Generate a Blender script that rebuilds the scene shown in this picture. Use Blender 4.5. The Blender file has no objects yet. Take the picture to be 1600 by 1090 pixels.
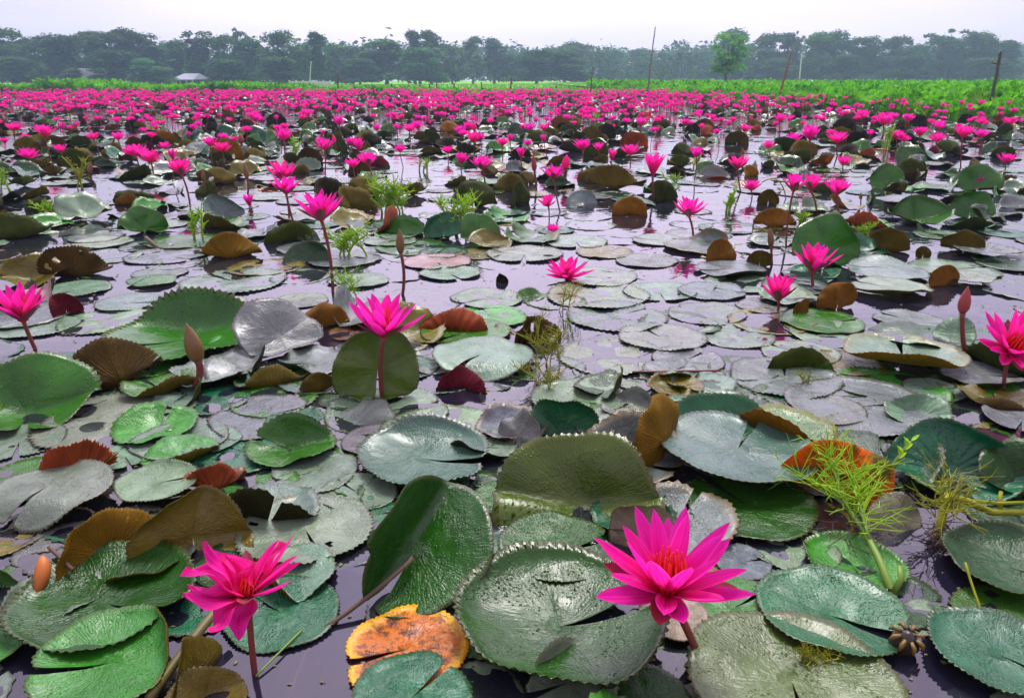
import bpy, math, random
import numpy as np
from mathutils import Matrix, Vector

# ------------------------------------------------------------------ camera, sky, sun, exposure
S = bpy.context.scene
COL = S.collection
R_ = math.radians
CAM_H = 0.85
F_PX = 1155.0          # focal length in photo pixels (photo 1600 x 1090)
PITCH = 20.03          # degrees below the horizon
cam_d = bpy.data.cameras.new("camera")
cam = bpy.data.objects.new("camera", cam_d)
COL.objects.link(cam)
cam.location = (0, 0, CAM_H)
cam.rotation_euler = (R_(90 - PITCH), 0, 0)
cam_d.sensor_width = 36.0
cam_d.lens = F_PX / 1600 * 36.0
cam_d.clip_start = 0.02
cam_d.clip_end = 2000
S.camera = cam

SUN_EL, SUN_AZ = 62.0, 12.0
world = bpy.data.worlds.new("World")
S.world = world
world.use_nodes = True
wt = world.node_tree
wt.nodes.clear()
def wn(t): return wt.nodes.new(t)
w_out, w_bg, w_sky = wn("ShaderNodeOutputWorld"), wn("ShaderNodeBackground"), wn("ShaderNodeTexSky")
w_sky.sky_type = 'NISHITA'
w_sky.sun_disc = False
w_sky.sun_elevation = R_(SUN_EL)
w_sky.sun_rotation = R_(SUN_AZ)
w_tc, w_map, w_no, w_ramp, w_mix = wn("ShaderNodeTexCoord"), wn("ShaderNodeMapping"), wn("ShaderNodeTexNoise"), wn("ShaderNodeValToRGB"), wn("ShaderNodeMix")
w_map.inputs['Scale'].default_value = (1.2, 1.2, 6.0)
w_no.inputs['Scale'].default_value = 1.7
w_no.inputs['Detail'].default_value = 5
w_ramp.color_ramp.elements[0].position = 0.30
w_ramp.color_ramp.elements[1].position = 0.62
w_ramp.color_ramp.elements[0].color = (3.4, 2.85, 4.1, 1)     # thin, bluish cloud
w_ramp.color_ramp.elements[1].color = (4.6, 3.72, 4.75, 1)     # thick pale lavender cloud
w_mix.data_type = 'RGBA'
w_mix.inputs['Factor'].default_value = 0.93                   # closed overcast deck over the blue sky
wt.links.new(w_tc.outputs['Generated'], w_map.inputs['Vector'])
wt.links.new(w_map.outputs['Vector'], w_no.inputs['Vector'])
wt.links.new(w_no.outputs['Fac'], w_ramp.inputs['Fac'])
wt.links.new(w_sky.outputs['Color'], w_mix.inputs['A'])
wt.links.new(w_ramp.outputs['Color'], w_mix.inputs['B'])
# the veiled sun stands ahead, above the frame: the cloud is brighter around it and duller behind the camera
GLOW = (0.0, math.cos(R_(34)), math.sin(R_(34)))
w_nrm, w_dot, w_cl, w_pow, w_mad, w_gain = wn("ShaderNodeVectorMath"), wn("ShaderNodeVectorMath"), wn("ShaderNodeMath"), wn("ShaderNodeMath"), wn("ShaderNodeMath"), wn("ShaderNodeVectorMath")
w_nrm.operation, w_dot.operation, w_gain.operation = 'NORMALIZE', 'DOT_PRODUCT', 'MULTIPLY'
w_cl.operation, w_pow.operation, w_mad.operation = 'MAXIMUM', 'POWER', 'MULTIPLY_ADD'
wt.links.new(w_tc.outputs['Generated'], w_nrm.inputs[0])
wt.links.new(w_nrm.outputs['Vector'], w_dot.inputs[0])
w_dot.inputs[1].default_value = GLOW
wt.links.new(w_dot.outputs['Value'], w_cl.inputs[0]); w_cl.inputs[1].default_value = 0.0
wt.links.new(w_cl.outputs[0], w_pow.inputs[0]); w_pow.inputs[1].default_value = 4.5
wt.links.new(w_pow.outputs[0], w_mad.inputs[0]); w_mad.inputs[1].default_value = 1.65; w_mad.inputs[2].default_value = 0.92
wt.links.new(w_mix.outputs['Result'], w_gain.inputs[0])
w_sep, w_low, w_mul = wn("ShaderNodeSeparateXYZ"), wn("ShaderNodeMapRange"), wn("ShaderNodeMath")      # dims the lowest sky only, leaving the unseen sky bright to light the pond
w_low.interpolation_type = 'SMOOTHSTEP'; w_mul.operation = 'MULTIPLY'
wt.links.new(w_nrm.outputs['Vector'], w_sep.inputs[0]); wt.links.new(w_sep.outputs['Z'], w_low.inputs['Value'])
w_low.inputs['From Min'].default_value, w_low.inputs['From Max'].default_value = 0.0, 0.24
w_low.inputs['To Min'].default_value, w_low.inputs['To Max'].default_value = 0.62, 1.0
wt.links.new(w_mad.outputs[0], w_mul.inputs[0]); wt.links.new(w_low.outputs['Result'], w_mul.inputs[1])
wt.links.new(w_mul.outputs[0], w_gain.inputs[1])
wt.links.new(w_gain.outputs['Vector'], w_bg.inputs['Color'])
w_bg.inputs['Strength'].default_value = 0.1
wt.links.new(w_bg.outputs['Background'], w_out.inputs['Surface'])

sun_d = bpy.data.lights.new("sun", 'SUN')
sun_d.energy = 1.5
sun_d.angle = R_(22)
sun_d.color = (1.0, 0.96, 0.9)
sun = bpy.data.objects.new("sun", sun_d)
COL.objects.link(sun)
az, el = R_(SUN_AZ), R_(SUN_EL)
sdir = Vector((math.sin(az) * math.cos(el), math.cos(az) * math.cos(el), math.sin(el)))
sun.rotation_euler = sdir.to_track_quat('Z', 'Y').to_euler()
sun.location = sdir * 60

S.view_settings.view_transform = 'Standard'
S.view_settings.look = 'None'
S.view_settings.exposure = 1.36
S.view_settings.gamma = 1.0
S.view_settings.use_curve_mapping = False
S.render.engine = 'CYCLES'
S.cycles.max_bounces = 8
S.cycles.transparent_max_bounces = 16
S.cycles.volume_bounces = 1
S.cycles.use_denoising = True

rng = np.random.default_rng(11)
rnd = random.Random(5)

# ------------------------------------------------------------------ geometry of the view: a pixel of the photo to a point of the pond
CP, SP = math.cos(R_(PITCH)), math.sin(R_(PITCH))
def ray(px, py):
    x, y = (px - 800) / F_PX, (545 - py) / F_PX
    return np.array([x, CP + y * SP, -SP + y * CP])
def W(px, py, z=0.0):
    d = ray(px, py)
    t = (z - CAM_H) / d[2]
    return np.array([d[0] * t, d[1] * t, z])
def WY(px, py, Y):
    d = ray(px, py)
    t = Y / d[1]
    return np.array([d[0] * t, Y, CAM_H + d[2] * t])
def depth(p):
    return p[1] * CP + (CAM_H - p[2]) * SP
def proj(p):
    dz = p[2] - CAM_H
    d = p[1] * CP - dz * SP
    u = p[1] * SP + dz * CP
    return 800 + p[0] / d * F_PX, 545 - u / d * F_PX

# ------------------------------------------------------------------ object helpers
def mesh_from(name, v, f, mats, midx=None, uvs=None, smooth=True):
    """v: (n,3) array, f: list/array of faces, uvs: dict name -> (n,2) per-vertex"""
    me = bpy.data.meshes.new(name)
    v = np.asarray(v, dtype=np.float32)
    if isinstance(f, np.ndarray):
        nf, k = f.shape
        loops = f.reshape(-1).astype(np.int32)
        starts = np.arange(nf, dtype=np.int32) * k
        me.vertices.add(len(v)); me.vertices.foreach_set("co", v.reshape(-1))
        me.loops.add(len(loops)); me.loops.foreach_set("vertex_index", loops)
        me.polygons.add(nf); me.polygons.foreach_set("loop_start", starts)
        try: me.polygons.foreach_set("loop_total", np.full(nf, k, dtype=np.int32))
        except Exception: pass
        me.update(calc_edges=True)
    else:
        me.from_pydata(v.tolist(), [], [list(map(int, q)) for q in f])
        loops = np.empty(len(me.loops), dtype=np.int32)
        me.loops.foreach_get("vertex_index", loops)
    if uvs:
        for n, uv in uvs.items():
            lay = me.uv_layers.new(name=n)
            lay.data.foreach_set("uv", np.asarray(uv, dtype=np.float32)[loops].reshape(-1))
    for m in (mats if isinstance(mats, (list, tuple)) else [mats]):
        me.materials.append(m)
    if midx is not None:
        me.polygons.foreach_set("material_index", np.asarray(midx, dtype=np.int32))
    if smooth:
        me.polygons.foreach_set("use_smooth", np.ones(len(me.polygons), dtype=bool))
    me.validate()
    return me
def link(name, data, parent=None, M=None):
    o = bpy.data.objects.new(name, data)
    COL.objects.link(o)
    if parent is not None: o.parent = parent
    if M is not None: o.matrix_basis = M
    return o
def tag(o, label=None, cat=None, group=None, kind=None):
    if label: o["label"] = label
    if cat: o["category"] = cat
    if group: o["group"] = group
    if kind: o["kind"] = kind
    return o
class MB:
    """collects pieces into one mesh"""
    def __init__(s): s.v, s.f, s.n = [], [], 0
    def add(s, v, f):
        v = np.asarray(v, float)
        s.v.append(v); s.f += [[int(i) + s.n for i in q] for q in f]; s.n += len(v)
    def tube(s, pts, rad, n=6, cap=True):
        pts = [np.asarray(p, float) for p in pts]
        if not hasattr(rad, '__len__'): rad = [rad] * len(pts)
        vs = []
        for i, p in enumerate(pts):
            t = pts[min(i + 1, len(pts) - 1)] - pts[max(i - 1, 0)]
            t = t / (np.linalg.norm(t) + 1e-9)
            a = np.cross(t, [0.3, 1, 0.1]); a /= np.linalg.norm(a) + 1e-9
            b = np.cross(t, a)
            for k in range(n):
                w = 2 * math.pi * k / n
                vs.append(p + rad[i] * (math.cos(w) * a + math.sin(w) * b))
        fs = [[i * n + k, i * n + (k + 1) % n, (i + 1) * n + (k + 1) % n, (i + 1) * n + k] for i in range(len(pts) - 1) for k in range(n)]
        if cap:
            fs.append(list(range(n))[::-1]); fs.append([(len(pts) - 1) * n + k for k in range(n)])
        s.add(vs, fs)
    def box(s, x0, x1, y0, y1, z0, z1):
        v = [(x, y, z) for z in (z0, z1) for y in (y0, y1) for x in (x0, x1)]
        s.add(v, [(0, 2, 3, 1), (4, 5, 7, 6), (0, 1, 5, 4), (2, 6, 7, 3), (0, 4, 6, 2), (1, 3, 7, 5)])
    def mesh(s, name, mats, smooth=True):
        return mesh_from(name, np.concatenate(s.v), s.f, mats, smooth=smooth)
    def build(s, name, mats, parent=None, smooth=True, M=None):
        return link(name, s.mesh(name, mats, smooth), parent, M)
def bez(p0, p1, p2, n=8):
    p0, p1, p2 = (np.asarray(p, float) for p in (p0, p1, p2))
    return [(1 - t) ** 2 * p0 + 2 * t * (1 - t) * p1 + t * t * p2 for t in np.linspace(0, 1, n)]

# ------------------------------------------------------------------ materials
class NT:
    def __init__(s, name):
        s.m = bpy.data.materials.new(name); s.m.use_nodes = True
        s.t = s.m.node_tree; s.t.nodes.clear()
        s.out = s.n("ShaderNodeOutputMaterial")
    def n(s, t, **kw):
        q = s.t.nodes.new(t)
        for k, v in kw.items(): setattr(q, k, v)
        return q
    def put(s, sock, val):
        if isinstance(val, bpy.types.NodeSocket): s.t.links.new(val, sock)
        elif val is not None:
            if hasattr(sock.default_value, '__len__') and not hasattr(val, '__len__'): val = [val] * len(sock.default_value)
            if hasattr(val, '__len__') and len(sock.default_value) == 4 and len(val) == 3: val = (*val, 1)
            sock.default_value = val
    def math(s, op, a, b=None, c=None, clamp=False):
        q = s.n("ShaderNodeMath", operation=op, use_clamp=clamp)
        for i, x in enumerate((a, b, c)):
            if x is not None: s.put(q.inputs[i], x)
        return q.outputs[0]
    def mix(s, fac, a, b, blend='MIX'):
        q = s.n("ShaderNodeMix", data_type='RGBA', blend_type=blend)
        s.put(q.inputs['Factor'], fac); s.put(q.inputs['A'], a); s.put(q.inputs['B'], b)
        return q.outputs['Result']
    def noise(s, vec, scale, detail=3, rough=0.55):
        q = s.n("ShaderNodeTexNoise")
        s.put(q.inputs['Vector'], vec); q.inputs['Scale'].default_value = scale
        q.inputs['Detail'].default_value = detail; q.inputs['Roughness'].default_value = rough
        return q.outputs['Fac']
    def ramp(s, fac, p0, p1, c0=0.0, c1=1.0):
        q = s.n("ShaderNodeMapRange", interpolation_type='SMOOTHSTEP')
        s.put(q.inputs['Value'], fac)
        for k, v in (('From Min', p0), ('From Max', p1), ('To Min', c0), ('To Max', c1)): q.inputs[k].default_value = v
        return q.outputs['Result']
    def bump(s, h, dist, strength=1.0, normal=None):
        q = s.n("ShaderNodeBump")
        q.inputs['Distance'].default_value = dist; q.inputs['Strength'].default_value = strength
        s.put(q.inputs['Height'], h)
        if normal: s.put(q.inputs['Normal'], normal)
        return q.outputs['Normal']
    def bsdf(s, **kw):
        q = s.n("ShaderNodeBsdfPrincipled")
        for k, v in kw.items(): s.put(q.inputs[k.replace('_', ' ')], v)
        return q.outputs[0]
    def translucent(s, shader, color, fac):
        t = s.n("ShaderNodeBsdfTranslucent"); s.put(t.inputs['Color'], color)
        m = s.n("ShaderNodeMixShader"); s.put(m.inputs[0], fac)
        s.t.links.new(shader, m.inputs[1]); s.t.links.new(t.outputs[0], m.inputs[2])
        return m.outputs[0]
    def done(s, shader):
        s.t.links.new(shader, s.out.inputs['Surface']); return s.m

def simple(name, col, rough=0.6, var=0.25, scale=8, bump=0.0, bscale=30, translucency=0.0, spec=0.5):
    k = NT(name)
    tc = k.n("ShaderNodeTexCoord").outputs['Object']
    f = k.noise(tc, scale)
    c = k.mix(f, [x * (1 - var) for x in col], [min(1, x * (1 + var)) for x in col])
    nrm = k.bump(k.noise(tc, bscale), bump) if bump else None
    sh = k.bsdf(Base_Color=c, Roughness=rough, Specular_IOR_Level=spec, **({'Normal': nrm} if nrm else {}))
    if translucency: sh = k.translucent(sh, c, translucency)
    return k.done(sh)

def vein_mask(k, u, v, n=15):
    """ribs that fork outwards: u = angle 0..1, v = radius 0..1"""
    tot = None
    for mult, r0, wid in ((1, 0.0, 0.020), (2, 0.30, 0.014), (4, 0.58, 0.010)):
        wob = k.math('MULTIPLY', k.math('SUBTRACT', k.noise(k.t.nodes['flat_uv'].outputs[0], 6, 2), 0.5), 0.02)
        f = k.math('FRACT', k.math('MULTIPLY', k.math('ADD', u, wob), float(n * mult)))
        d = k.math('ABSOLUTE', k.math('SUBTRACT', f, 0.5))
        arc = k.math('MULTIPLY', k.math('MULTIPLY', d, v), 6.2832 / (n * mult))
        m = k.ramp(arc, wid, wid * 0.15)
        if r0: m = k.math('MULTIPLY', m, k.ramp(v, r0, r0 + 0.12))
        tot = m if tot is None else k.math('MAXIMUM', tot, m)
    return tot

def pad_top():
    k = NT("pad_upper_skin")
    pol = k.n("ShaderNodeUVMap", uv_map="polar").outputs[0]
    fl = k.n("ShaderNodeUVMap", uv_map="flat"); fl.name = 'flat_uv'
    flat = fl.outputs[0]
    sep = k.n("ShaderNodeSeparateXYZ"); k.put(sep.inputs[0], pol)
    u, v = sep.outputs[0], sep.outputs[1]
    oi = k.n("ShaderNodeObjectInfo")
    off = k.n("ShaderNodeVectorMath", operation='ADD'); k.put(off.inputs[0], flat)
    cmb = k.n("ShaderNodeCombineXYZ"); k.put(cmb.inputs[2], k.math('MULTIPLY', oi.outputs['Random'], 37.0))
    k.put(off.inputs[1], cmb.outputs[0]); q = off.outputs[0]
    veins = vein_mask(k, u, v)
    n1, n2 = k.noise(q, 1.6, 4), k.noise(q, 7, 5, 0.65)
    base = k.mix(n1, (0.45, 0.45, 0.45), (1.5, 1.5, 1.5))
    col = k.mix(1.0, oi.outputs['Color'], base, 'MULTIPLY')
    col = k.mix(k.ramp(n2, 0.62, 0.80, 0, 0.55), col, (0.10, 0.075, 0.02))           # age blotches
    col = k.mix(k.math('MULTIPLY', veins, 0.25), col, k.mix(1.0, col, (1.6, 1.8, 1.2), 'MULTIPLY'))
    col = k.mix(k.ramp(v, 0.93, 1.0, 0, 0.5), col, (0.075, 0.05, 0.015))             # bronzed rim
    dec = k.n("ShaderNodeAttribute", attribute_type='OBJECT', attribute_name='decay').outputs['Fac']
    n3 = k.noise(q, 3.1, 5, 0.7)
    col = k.mix(k.math('MULTIPLY', dec, k.ramp(n3, 0.48, 0.62)), col, (0.10, 0.022, 0.003))      # rotting patches
    col = k.mix(k.math('MULTIPLY', dec, k.ramp(k.math('ADD', v, k.math('MULTIPLY', n2, 0.5)), 1.0, 1.25)), col, (0.80, 0.42, 0.008))   # yellowing margin
    # film of silt and water marks
    spots = k.n("ShaderNodeTexVoronoi"); spots.feature = 'F1'; k.put(spots.inputs['Vector'], q); spots.inputs['Scale'].default_value = 22
    bead = k.ramp(spots.outputs['Distance'], 0.34, 0.08)
    bead = k.math('MULTIPLY', bead, k.ramp(k.noise(q, 3.5, 2), 0.42, 0.62))
    # crumpled, radially drawn-out relief
    stretch = k.n("ShaderNodeCombineXYZ"); k.put(stretch.inputs[0], k.math('MULTIPLY', u, 34.0)); k.put(stretch.inputs[1], k.math('MULTIPLY', v, 6.0))
    k.put(stretch.inputs[2], k.math('MULTIPLY', oi.outputs['Random'], 11.0))
    crump = k.noise(stretch.outputs[0], 1.0, 3, 0.6)
    h = k.math('ADD', k.math('MULTIPLY', crump, 0.8), k.math('MULTIPLY', k.noise(q, 20, 4, 0.65), 0.9))
    h = k.math('SUBTRACT', h, k.math('MULTIPLY', veins, 0.12))
    h = k.math('ADD', h, k.math('MULTIPLY', bead, 0.9))
    smoothp = k.ramp(k.noise(q, 2.3, 2), 0.35, 0.62, 0.45, 1.15)
    nrm = k.bump(k.math('MULTIPLY', h, smoothp), 0.0036, 0.8)
    rough = k.ramp(k.noise(q, 3, 3), 0.35, 0.7, 0.10, 0.30)
    sh = k.bsdf(Base_Color=col, Roughness=rough, Specular_IOR_Level=0.32, Normal=nrm, Coat_Weight=0.32, Coat_Roughness=0.07, Coat_IOR=1.5, Coat_Normal=k.bump(k.math('MULTIPLY', h, smoothp), 0.0022, 0.7))
    sh = k.translucent(sh, k.mix(1.0, col, (1.5, 2.2, 0.4), 'MULTIPLY'), 0.12)
    return k.done(sh)

def pad_under():
    k = NT("pad_lower_skin")
    pol = k.n("ShaderNodeUVMap", uv_map="polar").outputs[0]
    fl = k.n("ShaderNodeUVMap", uv_map="flat"); fl.name = 'flat_uv'
    flat = fl.outputs[0]
    sep = k.n("ShaderNodeSeparateXYZ"); k.put(sep.inputs[0], pol)
    u, v = sep.outputs[0], sep.outputs[1]
    oi = k.n("ShaderNodeObjectInfo")
    at = k.n("ShaderNodeAttribute", attribute_type='OBJECT', attribute_name='under_tint')
    veins = vein_mask(k, u, v, 13)
    n1 = k.noise(flat, 2.2, 4)
    col = k.mix(1.0, at.outputs['Color'], k.mix(n1, (0.45,) * 3, (1.55,) * 3), 'MULTIPLY')
    dec = k.n("ShaderNodeAttribute", attribute_type='OBJECT', attribute_name='decay').outputs['Fac']
    col = k.mix(k.math('MULTIPLY', dec, k.ramp(k.noise(flat, 1.5, 4, 0.6), 0.46, 0.66)), col, (0.085, 0.085, 0.003))
    net = k.n("ShaderNodeTexVoronoi", feature='DISTANCE_TO_EDGE'); k.put(net.inputs['Vector'], flat); net.inputs['Scale'].default_value = 13
    netm = k.ramp(net.outputs['Distance'], 0.10, 0.0)
    allv = k.math('MAXIMUM', veins, k.math('MULTIPLY', netm, 0.55))
    col = k.mix(k.math('MULTIPLY', allv, 0.5), col, k.mix(1.0, col, (1.9, 1.7, 1.3), 'MULTIPLY'))
    nrm = k.bump(k.math('ADD', k.math('MULTIPLY', allv, 1.0), k.math('MULTIPLY', k.noise(flat, 20, 3), 0.25)), 0.004, 0.9)
    sh = k.bsdf(Base_Color=col, Roughness=0.55, Specular_IOR_Level=0.18, Normal=nrm)
    sh = k.translucent(sh, k.mix(1.0, col, (2.2, 1.7, 0.4), 'MULTIPLY'), 0.3)
    return k.done(sh)

def petal_mat():
    k = NT("lily_petal_pink")
    uv = k.n("ShaderNodeUVMap", uv_map="petal").outputs[0]
    sep = k.n("ShaderNodeSeparateXYZ"); k.put(sep.inputs[0], uv)
    oi = k.n("ShaderNodeObjectInfo")
    c = k.mix(k.ramp(sep.outputs[1], 0.0, 0.55), (0.96, 0.002, 0.20), (1.0, 0.008, 0.50))
    c = k.mix(k.ramp(sep.outputs[1], 0.75, 1.0, 0, 0.5), c, (1.0, 0.04, 0.58))
    edge = k.math('ABSOLUTE', k.math('SUBTRACT', sep.outputs[0], 0.5))
    c = k.mix(k.ramp(edge, 0.30, 0.5, 0, 0.45), c, (1.0, 0.08, 0.60))
    c = k.mix(k.ramp(edge, 0.10, 0.0, 0, 0.35), c, (0.85, 0.002, 0.24))
    geo = k.n("ShaderNodeNewGeometry").outputs['Position']
    c = k.mix(k.ramp(k.noise(geo, 2.6, 3), 0.38, 0.66, 0, 0.75), c, k.mix(1.0, c, (0.95, 1.0, 0.62), 'MULTIPLY'))
    st = k.n("ShaderNodeCombineXYZ"); k.put(st.inputs[0], k.math('MULTIPLY', sep.outputs[0], 16.0)); k.put(st.inputs[1], k.math('MULTIPLY', sep.outputs[1], 1.6))
    k.put(st.inputs[2], k.math('MULTIPLY', oi.outputs['Random'], 9.0))
    streak = k.noise(st.outputs[0], 1.0, 3)
    c = k.mix(k.ramp(streak, 0.3, 0.75), k.mix(1.0, c, (0.86, 0.6, 0.80), 'MULTIPLY'), k.mix(0.10, c, (1, 0.30, 0.75)))
    hsv = k.n("ShaderNodeHueSaturation"); k.put(hsv.inputs['Color'], c)
    k.put(hsv.inputs['Hue'], k.math('ADD', 0.49, k.math('MULTIPLY', oi.outputs['Random'], 0.02)))
    k.put(hsv.inputs['Value'], k.math('ADD', 0.92, k.math('MULTIPLY', oi.outputs['Random'], 0.12)))
    nrm = k.bump(streak, 0.0012, 0.7)
    sh = k.bsdf(Base_Color=hsv.outputs[0], Roughness=0.6, Specular_IOR_Level=0.12, Normal=nrm)
    sh = k.translucent(sh, hsv.outputs[0], 0.52)
    return k.done(sh)

def water_mat():
    k = NT("pond_water")
    tc = k.n("ShaderNodeTexCoord").outputs['Object']
    h = k.math('ADD', k.math('MULTIPLY', k.noise(tc, 5, 2), 1.0), k.math('MULTIPLY', k.noise(tc, 19, 2), 0.22))
    nrm = k.bump(h, 0.010, 0.35)
    fr = k.n("ShaderNodeFresnel"); fr.inputs['IOR'].default_value = 1.74; k.put(fr.inputs['Normal'], nrm)
    tr = k.n("ShaderNodeBsdfTransparent"); tr.inputs[0].default_value = (0.62, 0.66, 0.60, 1)
    df = k.n("ShaderNodeBsdfDiffuse"); df.inputs[0].default_value = (0.022, 0.020, 0.045, 1)
    m0 = k.n("ShaderNodeMixShader"); m0.inputs[0].default_value = 0.42
    k.t.links.new(tr.outputs[0], m0.inputs[1]); k.t.links.new(df.outputs[0], m0.inputs[2])
    gl = k.n("ShaderNodeBsdfGlossy"); gl.inputs['Roughness'].default_value = 0.03; gl.inputs[0].default_value = (1, 1, 1, 1)
    k.put(gl.inputs['Normal'], nrm)
    m1 = k.n("ShaderNodeMixShader"); k.put(m1.inputs[0], fr.outputs[0])
    k.t.links.new(m0.outputs[0], m1.inputs[1]); k.t.links.new(gl.outputs[0], m1.inputs[2])
    return k.done(m1.outputs[0])

def leafy(name, dark, light, scale, translucency=0.25, rough=0.55):
    k = NT(name)
    tc = k.n("ShaderNodeTexCoord").outputs['Object']
    oi = k.n("ShaderNodeObjectInfo")
    f = k.math('ADD', k.math('MULTIPLY', k.noise(tc, scale, 3), 0.75), k.math('MULTIPLY', k.noise(tc, scale * 9, 2), 0.35))
    c = k.mix(k.ramp(f, 0.36, 0.74), dark, light)
    c = k.mix(1.0, c, oi.outputs['Color'], 'MULTIPLY')
    sh = k.bsdf(Base_Color=c, Roughness=rough, Specular_IOR_Level=0.15)
    return k.done(k.translucent(sh, c, translucency))

M_TOP, M_UNDER, M_PETAL, M_WATER = pad_top(), pad_under(), petal_mat(), water_mat()
M_STEM = simple("lily_stem", (0.17, 0.032, 0.022), 0.45, 0.4, 14)
M_GSTEM = simple("green_stem", (0.13, 0.24, 0.02), 0.5, 0.4, 12, translucency=0.1)
M_DSTEM = simple("dead_stem", (0.085, 0.05, 0.025), 0.7, 0.5, 20)
M_SEPAL = simple("lily_sepal", (0.22, 0.035, 0.05), 0.5, 0.4, 10)
M_STAMEN = simple("lily_stamen", (0.70, 0.02, 0.015), 0.5, 0.35, 40)
M_BUD = simple("lily_bud_skin", (0.16, 0.085, 0.018), 0.45, 0.55, 25)
M_BUDR = simple("red_bud_skin", (0.28, 0.035, 0.035), 0.45, 0.5, 25)
M_WEED = leafy("feathery_weed", (0.20, 0.42, 0.015), (0.40, 0.68, 0.04), 4, 0.2)
M_WEEDO = leafy("weed_yellowing", (0.22, 0.24, 0.015), (0.42, 0.44, 0.04), 4, 0.2)
M_TREE = leafy("tree_leaves", (0.020, 0.065, 0.026), (0.085, 0.200, 0.055), 0.55, 0.3, 0.9)
M_BARK = simple("tree_bark", (0.10, 0.08, 0.065), 0.85, 0.3, 3)
M_HYA = leafy("hyacinth_leaves", (0.015, 0.15, 0.002), (0.21, 0.64, 0.006), 1.3, 0.3, 0.7)
M_GRASS = leafy("grass_blades", (0.10, 0.30, 0.015), (0.26, 0.55, 0.05), 0.5, 0.2)
M_FIELD = simple("field_turf", (0.18, 0.46, 0.015), 1.0, 0.35, 0.35, spec=0.0)
M_PATH = simple("dry_track", (0.30, 0.26, 0.12), 1.0, 0.2, 0.5, spec=0.0)
M_MUD = simple("pond_mud", (0.030, 0.034, 0.022), 0.9, 0.4, 4)
M_BAMB = simple("bamboo_grey", (0.16, 0.125, 0.09), 0.7, 0.35, 5)
M_BAMR = simple("bamboo_brown", (0.22, 0.10, 0.055), 0.7, 0.35, 5)
M_BAMG = simple("bamboo_dark_green", (0.055, 0.065, 0.03), 0.6, 0.4, 5)
M_WHITE = simple("whitewash", (0.50, 0.50, 0.52), 0.8, 0.1, 2)
M_TIN = simple("tin_roof", (0.22, 0.25, 0.30), 0.45, 0.15, 1.2)
M_DARK = simple("dark_opening", (0.035, 0.03, 0.03), 0.8, 0.3, 3)

# ------------------------------------------------------------------ the setting
def sheet(name, x0, x1, y0, y1, z, mat, nx=2, ny=2, wav=0.0):
    xs, ys = np.linspace(x0, x1, nx), np.linspace(y0, y1, ny)
    X, Y = np.meshgrid(xs, ys)
    Z = np.full_like(X, z)
    if wav: Z = Z + rng.normal(0, wav, X.shape)
    v = np.stack([X.ravel(), Y.ravel(), Z.ravel()], 1)
    i = (np.arange(ny - 1)[:, None] * nx + np.arange(nx - 1)[None]).ravel()
    f = np.stack([i, i + 1, i + nx + 1, i + nx], 1)
    return tag(link(name, mesh_from(name, v, f, mat)), kind='structure')
sheet('ground', -300, 300, -15, 400, -0.45, M_MUD)
water = sheet('water', -70, 70, -6, 47, 0.0, M_WATER)
BANK_X = 10.6
def bank_edge(y):      # the bank on the right: its water edge
    return BANK_X + 0.35 * math.sin(y * 0.9) + 0.25 * math.sin(y * 2.3 + 1) - max(0, y - 24) * 0.19
def in_pond(x, y):
    return y < 42.5 + 0.5 * math.sin(x * 0.5) and x < bank_edge(y)
sheet('field', -290, 290, 44.5, 395, 0.06, M_FIELD, 40, 40, 0.02)
# right bank: a low raised terrace whose edge follows the water
yy = np.linspace(4, 47, 44)
rows = []
for y in yy:
    e = bank_edge(y)
    rows.append([(e - 0.1, y, -0.3), (e + 0.25, y, 0.05), (e + 1.6, y, 0.16), (e + 8, y, 0.24), (90, y, 0.26)])
bv = np.array(rows).reshape(-1, 3)
bf = np.array([[i * 5 + j, i * 5 + j + 1, (i + 1) * 5 + j + 1, (i + 1) * 5 + j] for i in range(len(yy) - 1) for j in range(4)])
tag(link('bank', mesh_from('bank', bv, bf, M_FIELD)), kind='structure')
sheet('field_terrace', 6.2, 285, 46.5, 150, 0.28, M_FIELD, 20, 12, 0.02)
sheet('dirt_track', -10, 280, 118, 121, 0.33, M_PATH)

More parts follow.
